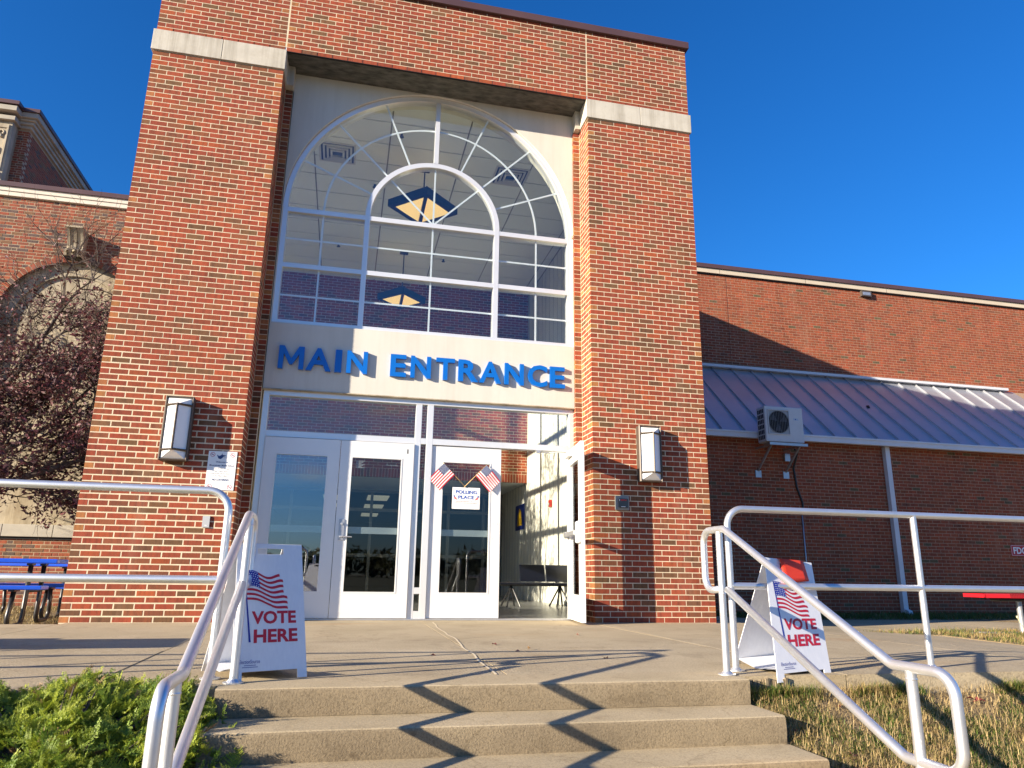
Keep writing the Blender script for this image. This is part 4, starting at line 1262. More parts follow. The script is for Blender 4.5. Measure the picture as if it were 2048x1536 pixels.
g = G(); g.box(-14, -5.90, YR - .56, YR, 11.865, 11.965); g.build('cornice_metal', BROWN, rear)
g = G(); g.box(-14, -5.99, YR - .40, YR, 11.50, 11.62); g.build('cornice_moulding', GS, rear, bevel=.01)
HIDE = None

# ================================================================== WALL FITTINGS
def lantern(x0, x1, z0, z1, label):
    xm = (x0 + x1) / 2
    t = thing('wall_lantern', label, 'wall lantern', (xm, 0, z0), 'bronze wall lanterns on the piers')
    g = G(); g.box(x0, x1, -.10, -.0015, z0, z1); g.build('back_box', BRONZE, t, bevel=.004)
    i = .022; zt, zb_ = z1 - .02, z0 + .02; rz0, rz1 = z0 + .115, z1 - .105; yr = -.205
    A, B_, C_, D_ = (x0 + i, -.1005, zb_), (x1 - i, -.1005, zb_), (x1 - i, -.1005, zt), (x0 + i, -.1005, zt)
    E0, E1 = (xm, yr, rz0), (xm, yr, rz1)
    g = G(); g.poly([A, E0, E1, D_]); g.poly([E0, B_, C_, E1]); g.poly([A, B_, E0]); g.poly([D_, E1, C_]); g.build('lamp_shade', LENS, t)
    g = G()
    def bar(p, q, r_=.009):
        g.tube([p, q], r_, 4)
    def lerp(p, q, f): return tuple(p[k] + (q[k] - p[k]) * f for k in range(3))
    o = lambda p: (p[0], p[1] - .004, p[2])
    bar(o((xm, yr, rz0 - .005)), o((xm, yr, rz1 + .005)), .013)
    for zz in (rz0, rz1):
        bar(o((xm, yr, zz)), (x0 + .012, -.112, zz), .012); bar(o((xm, yr, zz)), (x1 - .012, -.112, zz), .012)
    for (a, b) in (((x0 + .008, -.106, z0 + .008), (x1 - .008, -.106, z0 + .008)), ((x0 + .008, -.106, z1 - .008), (x1 - .008, -.106, z1 - .008)), ((x0 + .008, -.106, z0), (x0 + .008, -.106, z1)), ((x1 - .008, -.106, z0), (x1 - .008, -.106, z1))): bar(a, b, .012)
    g.build('lantern_frame', BRONZE, t)
lantern(.762, 1.062, 1.738, 2.472, 'bronze and opal glass wall lantern above the white notice on the left pier')
lantern(6.508, 6.815, 1.738, 2.468, 'bronze and opal glass wall lantern on the right pier beside the open door')

# notice sign
t = thing('notice_sign', 'white printed notice reading NO LOITERING on the left brick pier', 'sign', (1.42, 0, 1.435))
SGW = M('sign_aluminium_white', (0.80, 0.81, 0.80), rough=0.35)
g = G(); g.box(1.268, 1.577, -.006, -.0015, 1.436, 1.879); g.build('sign_plate', SGW, t)
g = G(); O = (1.268, -.0066, 1.436); U, V, Wn = (1, 0, 0), (0, 0, 1), (0, -1, 0)
H, Wd = .443, .309
def ln(s, a, b, c, d, bold=.02, mi=0): text_fit(g, s, O, U, V, Wn, a * Wd, b * Wd, c * H, d * H, bold=bold, mi=mi)
ln('Welcome to', .28, .72, .700, .742); ln('Mountaineer Middle School', .08, .93, .612, .655)
ln('You ENTER Through', .25, .77, .528, .560, 0.0, 1); ln('Main Office doors.', .25, .78, .464, .500, 0, 1); ln('EVERYONE MUST SIGN IN', .14, .90, .404, .436, 0, 1); ln('at the Main Office.', .22, .76, .345, .380, 0, 1)
ln('NO LOITERING', .22, .80, .236, .290, .03, 0)
for (a, b, c) in ((.42, .60, .200), (.32, .70, .160)): g.box(O[0] + a * Wd, O[0] + b * Wd, O[1] - .0001, O[1], O[2] + c * H, O[2] + (c + .006) * H, 1)
g.prism([(O[0] + a * Wd, O[2] + b * H) for a, b in ((.30, .90), (.33, .85), (.36, .81), (.44, .795), (.50, .83), (.52, .86), (.60, .885), (.64, .895), (.56, .90), (.49, .91), (.475, .955), (.46, .91), (.40, .885), (.36, .875), (.33, .905))], O[1] - .0001, O[1], 0)
for (a, b, c) in ((.53, .68, .855), (.53, .66, .83)): g.box(O[0] + a * Wd, O[0] + b * Wd, O[1] - .0001, O[1], O[2] + c * H, O[2] + (c + .006) * H, 1)
for (a, b) in ((.15, .91), (.85, .91), (.15, .085), (.85, .085)):
    cx, cz = O[0] + a * Wd, O[2] + b * H
    g.ring(cx, cz, .0215, .026, 0, 2 * math.pi, O[1] - .0002, O[1], 20, 2)
    g.prism([(cx - .0165, cz + .0135), (cx - .0135, cz + .0165), (cx + .0165, cz - .0135), (cx + .0135, cz - .0165)], O[1] - .0002, O[1], 2)
    g.box(cx - .014, cx + .010, O[1] - .0001, O[1], cz - .0035, cz + .0025, 0)
g.build('printing', [NAVY, M('grey_ink', (0.25, 0.25, 0.25), rough=0.5), M('crimson_ink', (0.5, 0.03, 0.06), rough=0.5)], t)

g = G(); g.box(1.290, 1.366, -.017, -.0015, 1.016, 1.142, 0); g.box(1.318, 1.34, -.0175, -.017, 1.036, 1.042, 1)
tag(g.build('card_reader', [M('reader_grey', (0.42, 0.44, 0.46), rough=0.35), SGW], bevel=.005), 'small grey card reader on the left brick pier behind the railing', 'card reader')
t = thing('pull_station', 'square grey switch box with a red tab on the right pier below the lantern', 'switch box', (6.28, 0, 1.37))
g = G(); g.box(6.186, 6.376, -.04, -.0015, 1.365, 1.548); g.build('back_plate', M('switch_grey', (0.26, 0.26, 0.24), rough=0.5), t, bevel=.014, seg=3)
g = G(); g.box(6.225, 6.352, -.062, -.04, 1.395, 1.512); g.build('cover', M('switch_dark', (0.06, 0.065, 0.065), rough=0.3), t, bevel=.006)
g = G(); g.box(6.245, 6.325, -.064, -.062, 1.485, 1.50); g.build('red_tab', M('tab_red', (0.5, 0.02, 0.02), rough=0.4), t)
g = G(); g.box(6.228, 6.236, -.064, -.062, 1.482, 1.505); g.box(6.252, 6.31, -.064, -.062, 1.405, 1.412); g.build('white_tab', SGW, t)

# ================================================================== RAILINGS
RR = .0212
def flange(g, x, y, z):
    g.tube([(x, y, z), (x, y, z + .006)], .052, 20); g.tube([(x, y, z + .006), (x, y, z + .02)], [.034, .023], 16)
def stair_rail(x, label, group):
    t = thing('stair_railing', label, 'handrail', (x, -4.65, 0), group)
    sl = .466
    path = [(x, -4.64, .484), (x, -4.45, .470), (x, -4.45, .838), (x, -4.715, .838), (x, -6.03, .213), (x, -6.345, .212), (x, -6.345, -.137), (x, -6.05, -.132), (x, -4.72, .484)]
    q = fillet(path, [0, .085, .085, .10, .10, .085, .085, .09, 0], 8)
    g = G(); g.tube(q, RR, 16); g.build('handrail', RAIL, t, smooth=True)
    for (y, z0, z1) in ((-4.653, 0.0015, .822), (-6.13, -.524, .20)):
        g = G(); g.tube([(x, y, z0), (x, y, z1)], RR, 16); flange(g, x, y, z0)
        for zz in ((z1 - .012, .478) if y > -5 else (z1 - .008, -.134)): g.tube([(x, y, zz - .022 - .004), (x, y, zz - .022), (x, y, zz - .018)], [RR * 1.02, RR * 1.09, RR * 1.02], 16)
        smooth_sharp(g.build('post', RAIL, t))
    return t
stair_rail(5.085, 'right silver pipe handrail sloping down the steps in front of the lower right board', 'looped handrails at the two sides of the steps')
stair_rail(2.345, 'left silver pipe handrail sloping down the steps past the juniper', 'looped handrails at the two sides of the steps')
def guard(x, sgn, xe, posts, label, zt):
    t = thing('guard_railing', label, 'railing', (x, -4.488, 0), 'horizontal pipe railings along the landing edge')
    g = G(); g.tube(fillet([(x, -4.488, .0015), (x, -4.488, zt), (xe, -4.488, zt)], .115, 10), RR, 16); flange(g, x, -4.488, 0.0015); smooth_sharp(g.build('top_rail', RAIL, t))
    g = G(); g.tube([(x + sgn * .006, -4.488, .502), (xe, -4.488, .498)], RR, 16); smooth_sharp(g.build('mid_rail', RAIL, t))
    for px in posts:
        z = walk_z(px, -4.4)
        g = G(); g.tube([(px, -4.488, z), (px, -4.488, zt - .005)], RR, 16); flange(g, px, -4.488, z + .001); smooth_sharp(g.build('post', RAIL, t))
guard(5.237, 1, 13.5, [6.645, 8.05, 9.46, 10.87, 12.28, 13.45], 'long silver pipe railing running from the steps to the right edge', .985)
guard(2.208, -1, -6.5, [.80, -.61, -2.02, -3.43, -4.84, -6.45], 'long silver pipe railing running from the steps to the left edge', .978)

# ================================================================== VOTE HERE BOARDS
def board(P0, P1, TR, TL, back, label, cloth=False):
    """P0,P1 bottom corners of the printed panel, TL,TR top corners; back = horizontal vector to the rear feet"""
    P0, P1, TR, TL, back = map(Vector, (P0, P1, TR, TL, back))
    t = thing('sandwich_board', label, 'sandwich board', tuple((P0 + P1) / 2 + back / 2), 'VOTE HERE sandwich boards by the steps')
    nrm = ((P1 - P0).cross(TR - P0)).normalized()
    TL = TL - nrm * (TL - P0).dot(nrm)
    if nrm.y > 0: nrm = -nrm
    def at(s, u, off=0.0):
        a = P0 + (TL - P0) * u; b = P1 + (TR - P1) * u
        return a + (b - a) * s + nrm * off
    def panel(fn, name, slot=True):
        g = G(); cut = .062
        # strips around the feet cut-out and the hand slot
        cells = []
        S_ = [0, .13, .30, .36, .64, .70, .87, 1]
        for (u0, u1) in ((0, .062), (.062, .92), (.92, .965), (.965, 1.0)):
            for i in range(len(S_) - 1):
                a, b = S_[i], S_[i + 1]
                if u0 == 0 and a >= .13 and b <= .87: continue
                if u0 == .92 and a >= .30 and b <= .70: continue
                cells.append((a, b, u0, u1))
        for (a, b, u0, u1) in cells:
            q = [fn(a, u0), fn(b, u0), fn(b, u1), fn(a, u1)]
            g.obox(q[0], q[1] - q[0], q[3] - q[0], -nrm * .004) if False else None
            base = len(g.v)
            for off in (0, -.004):
                g.v += [tuple(fn(a, u0, off)), tuple(fn(b, u0, off)), tuple(fn(b, u1, off)), tuple(fn(a, u1, off))]
            for f in ((0, 1, 2, 3), (7, 6, 5, 4), (0, 4, 5, 1), (1, 5, 6, 2), (2, 6, 7, 3), (3, 7, 4, 0)):
                g.f.append(tuple(base + k for k in f)); g.m.append(0); g.c.append(None)
        return g.build(name, BOARD, t)
    panel(at, 'front_panel')
    rn = Vector((-nrm.x, -nrm.y, nrm.z))
    def atb(s, u, off=0.0):
        a = (P0 + back) * (1 - u) + TL * u; b = (P1 + back) * (1 - u) + TR * u
        return a + (b - a) * s + rn * (off + .006) 
    panel(atb, 'rear_panel')
    g = G()       # brace folded between the panels
    q = [at(.04, .10, -.006), at(.96, .10, -.006), atb(.96, .06), atb(.04, .06)]
    m1 = (q[0] + q[3]) / 2 - Vector((0, 0, .03)); m2 = (q[1] + q[2]) / 2 - Vector((0, 0, .03))
    for f in ((q[0], q[1], m2, m1), (m1, m2, q[2], q[3])):
        g.poly(f); g.poly([p - Vector((0, 0, .004)) for p in reversed(f)])
    g.build('brace', BOARD, t)
    # print
    O, U, V = at(0, 0, .0012), None, None
    def sheet(g, pts, mi):      # pts in (s,u)
        g.poly([at(s, u, .0012 + .0001 * mi) for s, u in pts], mi)
    g = G()
    o0 = at(0, 0, 0); U = (at(1, .3) - at(0, .3)); V = at(.5, 1) - at(.5, 0)
    # VOTE / HERE
    for (wd, s0, s1, u0, u1) in (('VOTE', .235, .87, .392, .487), ('HERE', .27, .885, .258, .354)):
        v, f = glyphs(wd, .035)
        xs_ = [p[0] for p in v]; ys_ = [p[1] for p in v]; b = len(g.v)
        for p in v:
            g.v.append(tuple(at(s0 + (p[0] - min(xs_)) / (max(xs_) - min(xs_)) * (s1 - s0), u0 + (p[1] - min(ys_)) / (max(ys_) - min(ys_)) * (u1 - u0), .0012)))
        for q in f: g.f.append(tuple(b + k for k in q)); g.m.append(0); g.c.append(None)
    v, f = glyphs('ElectionSource', .0); xs_ = [p[0] for p in v]; ys_ = [p[1] for p in v]; b = len(g.v)
    for p in v: g.v.append(tuple(at(.09 + (p[0] - min(xs_)) / (max(xs_) - min(xs_)) * .27, .118 + (p[1] - min(ys_)) / (max(ys_) - min(ys_)) * .026, .0012)))
    for q in f: g.f.append(tuple(b + k for k in q)); g.m.append(1); g.c.append(None)
    for (a, b_, c_) in ((.155, .31, .103), (.13, .335, .090)):
        for i in range(14): sheet(g, [(a + (b_ - a) * i / 14, c_), (a + (b_ - a) * (i + .7) / 14, c_), (a + (b_ - a) * (i + .7) / 14, c_ + .005), (a + (b_ - a) * i / 14, c_ + .005)], 1)
    # flag: pole, canton, waving stripes
    sheet(g, [(.205, .265), (.232, .265), (.118, .80), (.105, .80)], 1)
    def wv(p): return .020 * math.sin(p * 7.5 + .3) * (0.3 + p)
    def fl(p, q):   # p along the flag 0..1, q across from the top 0..1
        sx = .125 + p * (.52 + .10 * q) + .03 * q
        su = .795 - q * .225 + wv(p) - p * .055 - (.05 * max(0, p - .55) * 2 * q)
        return (sx, su)
    n = 18
    for k in range(13):
        if k % 2: continue
        p0 = .36 if k < 7 else 0.0
        for i in range(n):
            a = p0 + (1 - p0) * i / n; b_ = p0 + (1 - p0) * (i + 1) / n
            if i == n - 1: b_ = .97 + .03 * ((k * 7) % 3)
            sheet(g, [fl(a, k / 13), fl(b_, k / 13), fl(b_, (k + 1) / 13), fl(a, (k + 1) / 13)][::-1], 0)
    for i in range(8):
        a, b_ = .36 * i / 8, .36 * (i + 1) / 8
        sheet(g, [fl(a, 0), fl(b_, 0), fl(b_, 7 / 13), fl(a, 7 / 13)][::-1], 1)
    for r_ in range(7):
        for c_ in range(6):
            p, q = .03 + .058 * c_ + (.018 if r_ % 2 else 0), (r_ + .6) / 13
            s_, u_ = fl(p, q); d = .0085
            sheet(g, [(s_ - d, u_), (s_, u_ - d * .5), (s_ + d, u_), (s_, u_ + d * .5)], 2)
    g.build('printing', [REDINK, BLUEINK, BOARD], t)
    return at, t
board((2.335, -4.652, .004), (2.698, -4.475, .004), (2.603, -4.300, .700), (2.272, -4.462, .697), (-.22, .47, 0), 'VOTE HERE sandwich board in shade behind the left handrail, nothing hung on it')
atR, _ = board((5.352, -4.752, -.035), (5.800, -4.628, -.02), (5.915, -4.36, .655), (5.500, -4.43, .672), (.06, .60, .03), 'VOTE HERE sandwich board with an orange cloth on top, at the lawn edge')
g = G(); n = 6
CLOTH = M('orange_red_cloth', (0.74, 0.050, 0.012), (0.66, 0.035, 0.010), 0.6, scale=4)
def cl(i, j):
    a, b = i / n, j / n
    u = 1.035 - .255 * b + .03 * a * b
    s = .26 + .50 * a + .06 * b
    if u > 1: return atR(s, 1.0, .006) + Vector((0, .10 * (u - 1) * 8, -.004 + .10 * (u - 1)))
    return atR(s, u, .016 + .004 * a * b)
vs = [[cl(i, j) for i in range(n + 1)] for j in range(n + 1)]
for j in range(n):
    for i in range(n):
        g.poly([vs[j][i], vs[j][i + 1], vs[j + 1][i + 1], vs[j + 1][i]])
o = g.build('cloth', CLOTH, smooth=True)
wm_ = o.modifiers.new('weld', 'WELD'); wm_.merge_threshold = .0005
m_ = o.modifiers.new('thick', 'SOLIDIFY'); m_.thickness = .003
tag(o, 'orange red cloth draped over the top of the right VOTE HERE board', 'cloth')

# ================================================================== DOOR DECORATIONS
t = thing('polling_notice', 'white paper lettered POLLING PLACE taped inside the third door leaf', 'paper notice', (4.35, .52, 1.362))
g = G(); nx2, nz2 = 12, 10
for j in range(nz2):
    for i in range(nx2):
        def pp(a, b): return (4.168 + .362 * a / nx2, .5135 + .0016 * math.sin(a * 1.7 + b * 1.1) * .5, 1.362 + .276 * b / nz2)
        g.poly([pp(i, j), pp(i + 1, j), pp(i + 1, j + 1), pp(i, j + 1)])
g.build('sheet', PAPER, t)
g = G(); O = (4.168, .5108, 1.362)
text_fit(g, 'POLLING', O, U, V, Wn, .045, .322, .195, .240, bold=.02, mi=0)
text_fit(g, 'PLACE', O, U, V, Wn, .078, .285, .128, .172, bold=.02, mi=0)
text_fit(g, 'POLLING HOURS 6:30 - 7:30', O, U, V, Wn, .045, .325, .090, .102, bold=.0, mi=1)
g.box(4.168 + .04, 4.168 + .33, .5107, .5109, 1.362 + .075, 1.362 + .078, 2)
for (sx, sg) in ((.018, 1), (.345, -1)):
    for k in range(5): g.poly([(O[0] + sx + sg * (.008 * k), O[1], O[2] + .175 - .010 * k), (O[0] + sx + sg * (.008 * k + .006), O[1], O[2] + .172 - .010 * k), (O[0] + sx + sg * (.008 * k + .018), O[1], O[2] + .128 - .003 * k), (O[0] + sx + sg * (.008 * k + .012), O[1], O[2] + .126 - .003 * k)][::sg], 1)
    g.poly([(O[0] + sx, O[1] - .0002, O[2] + .178), (O[0] + sx + sg * .016, O[1] - .0002, O[2] + .168), (O[0] + sx + sg * .014, O[1] - .0002, O[2] + .148), (O[0] + sx, O[1] - .0002, O[2] + .156)][::sg], 0)
g.build('printing', [M('notice_blue', (0.03, 0.10, 0.42), rough=0.5), M('notice_red', (0.62, 0.12, 0.12), rough=0.5), M('black_ink', (0.02, 0.02, 0.02))], t)
def handflag(p_low, p_top, sgn, label):
    """small flag on a dowel; hangs from the upper part of the dowel, away from the middle"""
    pl, pt = Vector(p_low), Vector(p_top)
    t = thing('hand_flag', label, 'flag', tuple(pl), 'little flags crossed on the door')
    g = G(); g.tube([pl, pt], .0038, 8); g.build('stick', WOOD, t, smooth=True)
    d = (pt - pl).normalized(); nrm = Vector((sgn * abs(d.z), 0, -abs(d.x)))     # fly direction, perpendicular to the stick
    hoist = .205; fly = .265
    top = pl + d * ((pt - pl).length - .012)
    g = G(); nh, nf = 13, 20
    def fp(a, b): # a across hoist from the tip (0..1), b along fly
        p = top - d * hoist * a + nrm * fly * b
        return p + Vector((0, -.010 - .010 * math.sin(b * 5 + a * 2.2) * (.3 + b), -.02 * b * b))
    for k in range(nh):
        for i in range(nf):
            a0, a1, b0, b1 = k / nh, (k + 1) / nh, i / nf, (i + 1) / nf
            mi = 2 if (k < 7 and b1 <= .41) else (0 if k % 2 == 0 else 1)
            q = [fp(a0, b0), fp(a1, b0), fp(a1, b1), fp(a0, b1)]
            g.poly(q, mi)
    for r_ in range(9):
        for c_ in range(11):
            if (r_ + c_) % 2: continue
            a, b = (r_ + .5) / 9 * 7 / 13, (c_ + .6) / 12 * .4
            p = fp(a, b) + Vector((0, -.0012, 0)); e = .0042
            g.poly([p + Vector((-e, 0, 0)), p + Vector((0, 0, -e)), p + Vector((e, 0, 0)), p + Vector((0, 0, e))], 1)
    g.build('flag_cloth', [M('flag_red', (0.50, 0.012, 0.04), rough=0.7), M('flag_white', (0.78, 0.76, 0.74), rough=0.7), M('flag_navy', (0.02, 0.05, 0.16), rough=0.7)], t, smooth=True)
handflag((4.335, .505, 1.645), (4.035, .500, 1.945), -1, 'small stars and stripes flag on a stick, pointing up to the left on the door')
handflag((4.318, .500, 1.640), (4.612, .495, 1.945), 1, 'small stars and stripes flag on a stick, pointing up to the right on the door')

# ================================================================== PICNIC TABLES AND RED BENCH
def picnic(cx, cy, zg, rot, label):
    t = thing('picnic_table', label, 'picnic table', (cx, cy, zg), 'blue picnic tables by the old wing')
    Mx = Matrix.Rotation(rot, 3, 'Z')
    def tr(g):
        g.v = [tuple(Mx @ Vector(p) + Vector((cx, cy, zg))) for p in g.v]; return g
    hw = .38; hl = .92
    g = G(); g.box(-hl, hl, -hw, hw, .715, .765); tr(g).build('tabletop', BLUET, t, bevel=.012, seg=3)
    for sg in (-1, 1):
        g = G(); g.box(-hl, hl, sg * .68 - .14, sg * .68 + .14, .425, .47); tr(g).build('seat', BLUET, t, bevel=.012, seg=3)
    for x in (-.62, .62):
        for sg in (-1, 1):
            g = G()
            g.tube(fillet([(x, sg * .30, .712), (x, sg * .30, .05), (x, sg * .22, .028), (x, sg * .86, .028)], .09), .026, 10) if False else None
            g.tube(fillet([(x, sg * .25, .71), (x, sg * .25, .03), (x, sg * .78, .03), (x, sg * .68, .42)], .10), .026, 10)
            tr(g).build('leg', BLACKM, t, smooth=True)
            g = G(); g.box(x - .03, x + .03, sg * .25 - .06, sg * .25 + .06, .69, .713); g.box(x - .03, x + .03, sg * .68 - .10, sg * .68 + .10, .405, .424); tr(g).build('mounting_plate', BLACKM, t)
        g = G(); g.tube([(x, -.25, .40), (x, .25, .40)], .02, 8); tr(g).build('cross_brace', BLACKM, t)
picnic(-1.36, 1.25, -.11, R(4), 'blue picnic table with black tube legs just left of the brick pier')
picnic(-1.55, 3.25, -.14, R(-6), 'blue picnic table half hidden behind the nearer one, closer to the old wall')

t = thing('red_bench', 'red perforated bench on a steel pedestal standing in the grass strip at the right edge', 'bench', (11.7, -.35, -.12))
bx0, bx1, by, bz = 11.12, 12.9, -.35, .40
g = G()
prof = [(by - .17, bz - .055), (by - .17, bz - .01), (by - .14, bz), (by + .14, bz), (by + .17, bz - .01), (by + .17, bz - .055)]
g.prism(prof[::-1], bx0 + .03, bx1, axis='x'); 
g.poly([(bx0 + .03, y, z) for y, z in prof]); 
g.prism([(by - .165, bz - .05), (by - .165, bz - .004), (by + .165, bz - .004), (by + .165, bz - .05)][::-1], bx0, bx0 + .03, axis='x')
g.build('seat', REDT, t)
g = G()
x = bx0 + .42
while x < bx1 - .02:
    for z in (bz - .045, bz - .028, bz - .011):
        g.box(x, x + .016, by - .1735, by - .169, z, z + .010)
    x += .026
g.build('perforation', M('red_dark_hole', (0.12, 0.004, 0.006), rough=0.6), t, kind='stuff')
g = G(); g.box(11.45, 11.95, by - .09, by + .09, bz - .10, bz - .056); g.build('pedestal_head', BLACKM, t, bevel=.02)
g = G(); g.tube([(11.84, by, bz - .09), (11.84, by, -.16)], .036, 14); g.tube([(12.6, by, bz - .06), (12.2, by, -.10)], .02, 8); smooth_sharp(g.build('pedestal', STEEL, t))
g = G(); g.box(11.2, 12.4, by - .08, by + .08, -.14, -.095); g.build('ground_bar', STEEL, t)

# ================================================================== VEGETATION
def np_mesh(name, V, F, colors, mat, parent=None, kind=None):
    """V (n,3) array, F (m,3) array, colors (m,3)"""
    off = parent_world(parent) if parent else Vector((0, 0, 0))
    V = np.asarray(V, dtype=np.float32) - np.array(off[:], dtype=np.float32)
    F = np.asarray(F, dtype=np.int32)
    me = bpy.data.meshes.new(name)
    me.vertices.add(len(V)); me.vertices.foreach_set('co', V.ravel())
    me.loops.add(F.size); me.loops.foreach_set('vertex_index', F.ravel())
    me.polygons.add(len(F)); me.polygons.foreach_set('loop_start', np.arange(0, F.size, F.shape[1], dtype=np.int32))
    me.polygons.foreach_set('loop_total', np.full(len(F), F.shape[1], dtype=np.int32))
    me.materials.append(mat)
    me.update(calc_edges=True)
    at = me.color_attributes.new('tint', 'FLOAT_COLOR', 'CORNER')
    c = np.ones((len(F), F.shape[1], 4), dtype=np.float32); c[:, :, :3] = np.asarray(colors, dtype=np.float32)[:, None, :]
    at.data.foreach_set('color', c.ravel())
    o = bpy.data.objects.new(name, me); COL.objects.link(o)
    if parent: o.parent = parent
    if kind: o['kind'] = kind
    return o
RS = np.random.RandomState(5)

# --- juniper plume prototypes: a stem with tapering feathery twigs of scale-like sprigs
def plume(seed, L=.17):
    rs = np.random.RandomState(seed); V = []; F = []; Cc = []
    def blade(p, d, ln, wd, up, sh):
        d = d / np.linalg.norm(d); s = np.cross(d, up); s /= (np.linalg.norm(s) + 1e-9)
        b = len(V); V.extend([p - s * wd, p + s * wd, p + d * ln]); F.append((b, b + 1, b + 2)); Cc.append(sh)
    n = 15
    for i in range(n):
        t = (i + .5) / n; x = L * t; z = .05 * t * t * (1 if seed % 2 else -.4)
        base = np.array([x, .008 * math.sin(t * 6), z])
        for sg in (-1, 1):
            ln = (.060 * (1 - t) + .016) * (.7 + .6 * rs.rand()); d = np.array([.8, sg * (.8 + .4 * rs.rand()), .7 * rs.rand() + .0])
            d /= np.linalg.norm(d); m = max(3, int(ln / .0062))
            for k in range(m):
                q = base + d * ln * k / m + np.array([0, 0, .12 * ln * (k / m) ** 2])
                for s2 in (-1, 1):
                    dd = d + np.array([rs.rand() * .3, s2 * sg * .8 * (1 if s2 > 0 else 1), .5 * rs.randn() * .6])
                    side = np.cross(d, np.array([0, 0, 1.])) * s2
                    dd = d * .75 + side * .8 + np.array([0, 0, .75 * rs.randn()])
                    blade(q, dd, .0095 * (1 - .3 * k / m) * (.8 + .5 * rs.rand()), .0026, np.array([0, 0, 1.]), .75 + .5 * rs.rand() + .25 * k / m)
            blade(base, d, ln * 1.08, .0028, np.array([0, 0, 1.]), .9)
    blade(np.array([L * .9, 0, z]), np.array([1, 0, .3]), .035, .004, np.array([0, 0, 1.]), 1.3)
    return np.array(V), np.array(F), np.array(Cc)
PL = [plume(k) for k in range(6)]
def frames(d, roll):
    d = d / np.linalg.norm(d); up = np.array([0, 0, 1.0]); s = np.cross(up, d); s /= np.linalg.norm(s) + 1e-9; u = np.cross(d, s)
    c, q = math.cos(roll), math.sin(roll)
    return np.stack([d, s * c + u * q, -s * q + u * c], axis=0)
def juniper(cx, cy, rx, ry, top, count, label, seed):
    rs = np.random.RandomState(seed)
    zg = bank_z(cx, cy) - .03
    t = thing('juniper_shrub', label, 'juniper', (cx, cy, zg), 'spreading junipers beside the steps')
    Vs, Fs, Cs = [], [], []; nb = 0; stems = G()
    for k in range(count):
        a = rs.rand() * 2 * math.pi; r = math.sqrt(rs.rand()) * (1.0)
        x, y = cx + rx * r * math.cos(a), cy + ry * r * math.sin(a)
        if x > 2.30 and y < -4.8 and rs.rand() > .12: continue
        if x > 2.50: continue
        if y > -4.66: y = -4.66 - .2 * rs.rand()
        zz = bank_z(x, min(y, -4.76)) 
        lay_ = .5 + .5 * math.sin(x * 9 + y * 14 + seed) * math.cos(y * 11 - x * 5)
        h = top * (1 - .45 * r ** 2) * (.35 + .65 * lay_) * (.55 + .45 * rs.rand())
        if rs.rand() < .30: h *= .5
        P = np.array([x, y, zz + h])
        out_ = np.array([math.cos(a) * rx, math.sin(a) * ry, 0]); out_ = out_ / np.linalg.norm(out_)
        d = out_ * .45 + np.array([.55 * rs.randn() + .15, .55 * rs.randn() - .15, .75 * rs.rand() + .10])
        M3 = frames(d, rs.randn() * .5); s = .36 + .42 * rs.rand()
        V, F, sh = PL[rs.randint(6)]
        V2 = (V * s) @ M3 + P - M3[0] * .12 * s
        lite = rs.rand()
        base = (np.array([.115, .20, .024]) * (1 - lite) + np.array([.36, .40, .035]) * lite) * (.8 + .4 * rs.rand()) if rs.rand() > .035 else np.array([.26, .16, .07])
        Vs.append(V2); Fs.append(F + nb); nb += len(V2); Cs.append(sh[:, None] * base[None, :])
        if k % 9 == 0:
            b0 = (cx + (x - cx) * .25, cy + (y - cy) * .25, bank_z(cx, min(cy, -4.76)) + .02); m_ = (cx + (x - cx) * .65, cy + (y - cy) * .65, zz + h * .35)
            stems.tube([b0, m_, tuple(P)], [.011, .007, .003], 5, caps=False)
    np_mesh('foliage', np.concatenate(Vs), np.concatenate(Fs), np.concatenate(Cs), LEAF, t)
    stems.build('stem', BARK, t)
juniper(1.72, -5.22, .74, .58, .25, 3000, 'spreading green juniper touching the left handrail and overhanging the steps', 11)
juniper(.78, -5.16, .72, .52, .27, 2500, 'yellow green juniper in the middle of the bank below the left railing', 12)
juniper(-.15, -5.1, .70, .52, .28, 1200, 'green juniper at the lower left edge of the view', 13)
juniper(1.35, -6.0, .62, .55, .24, 2200, 'low green juniper nearest the viewer at the bottom left', 14)

# --- grass blades
def blades(name, pts, ln, wd, cols, label=None, parent=None, lean=.9, segs=2):
    n = len(pts); P = np.asarray(pts, dtype=np.float64)
    a = RS.rand(n) * 2 * math.pi; L = ln[0] + (ln[1] - ln[0]) * RS.rand(n); W = wd[0] + (wd[1] - wd[0]) * RS.rand(n)
    hd = np.stack([np.cos(a), np.sin(a), np.zeros(n)], 1); sd = np.stack([-np.sin(a), np.cos(a), np.zeros(n)], 1)
    th1 = RS.rand(n) * lean; th2 = th1 + .3 + RS.rand(n) * lean
    up = np.array([0, 0, 1.0])
    d1 = hd * np.sin(th1)[:, None] + up * np.cos(th1)[:, None]; d2 = hd * np.sin(th2)[:, None] + up * np.cos(th2)[:, None]
    p0a = P - sd * W[:, None]; p0b = P + sd * W[:, None]; m = P + d1 * (L * .55)[:, None]
    p1a = m - sd * (W * .75)[:, None]; p1b = m + sd * (W * .75)[:, None]; tip = m + d2 * (L * .5)[:, None]
    V = np.stack([p0a, p0b, p1b, p1a, tip], 1).reshape(-1, 3)
    b = (np.arange(n) * 5)[:, None]
    F = np.concatenate([b + np.array([[0, 1, 2]]), b + np.array([[0, 2, 3]]), b + np.array([[3, 2, 4]])], 1).reshape(-1, 3)
    Cc = np.repeat(cols, 3, axis=0)
    return np_mesh(name, V, F, Cc, LEAF, parent, kind='stuff')
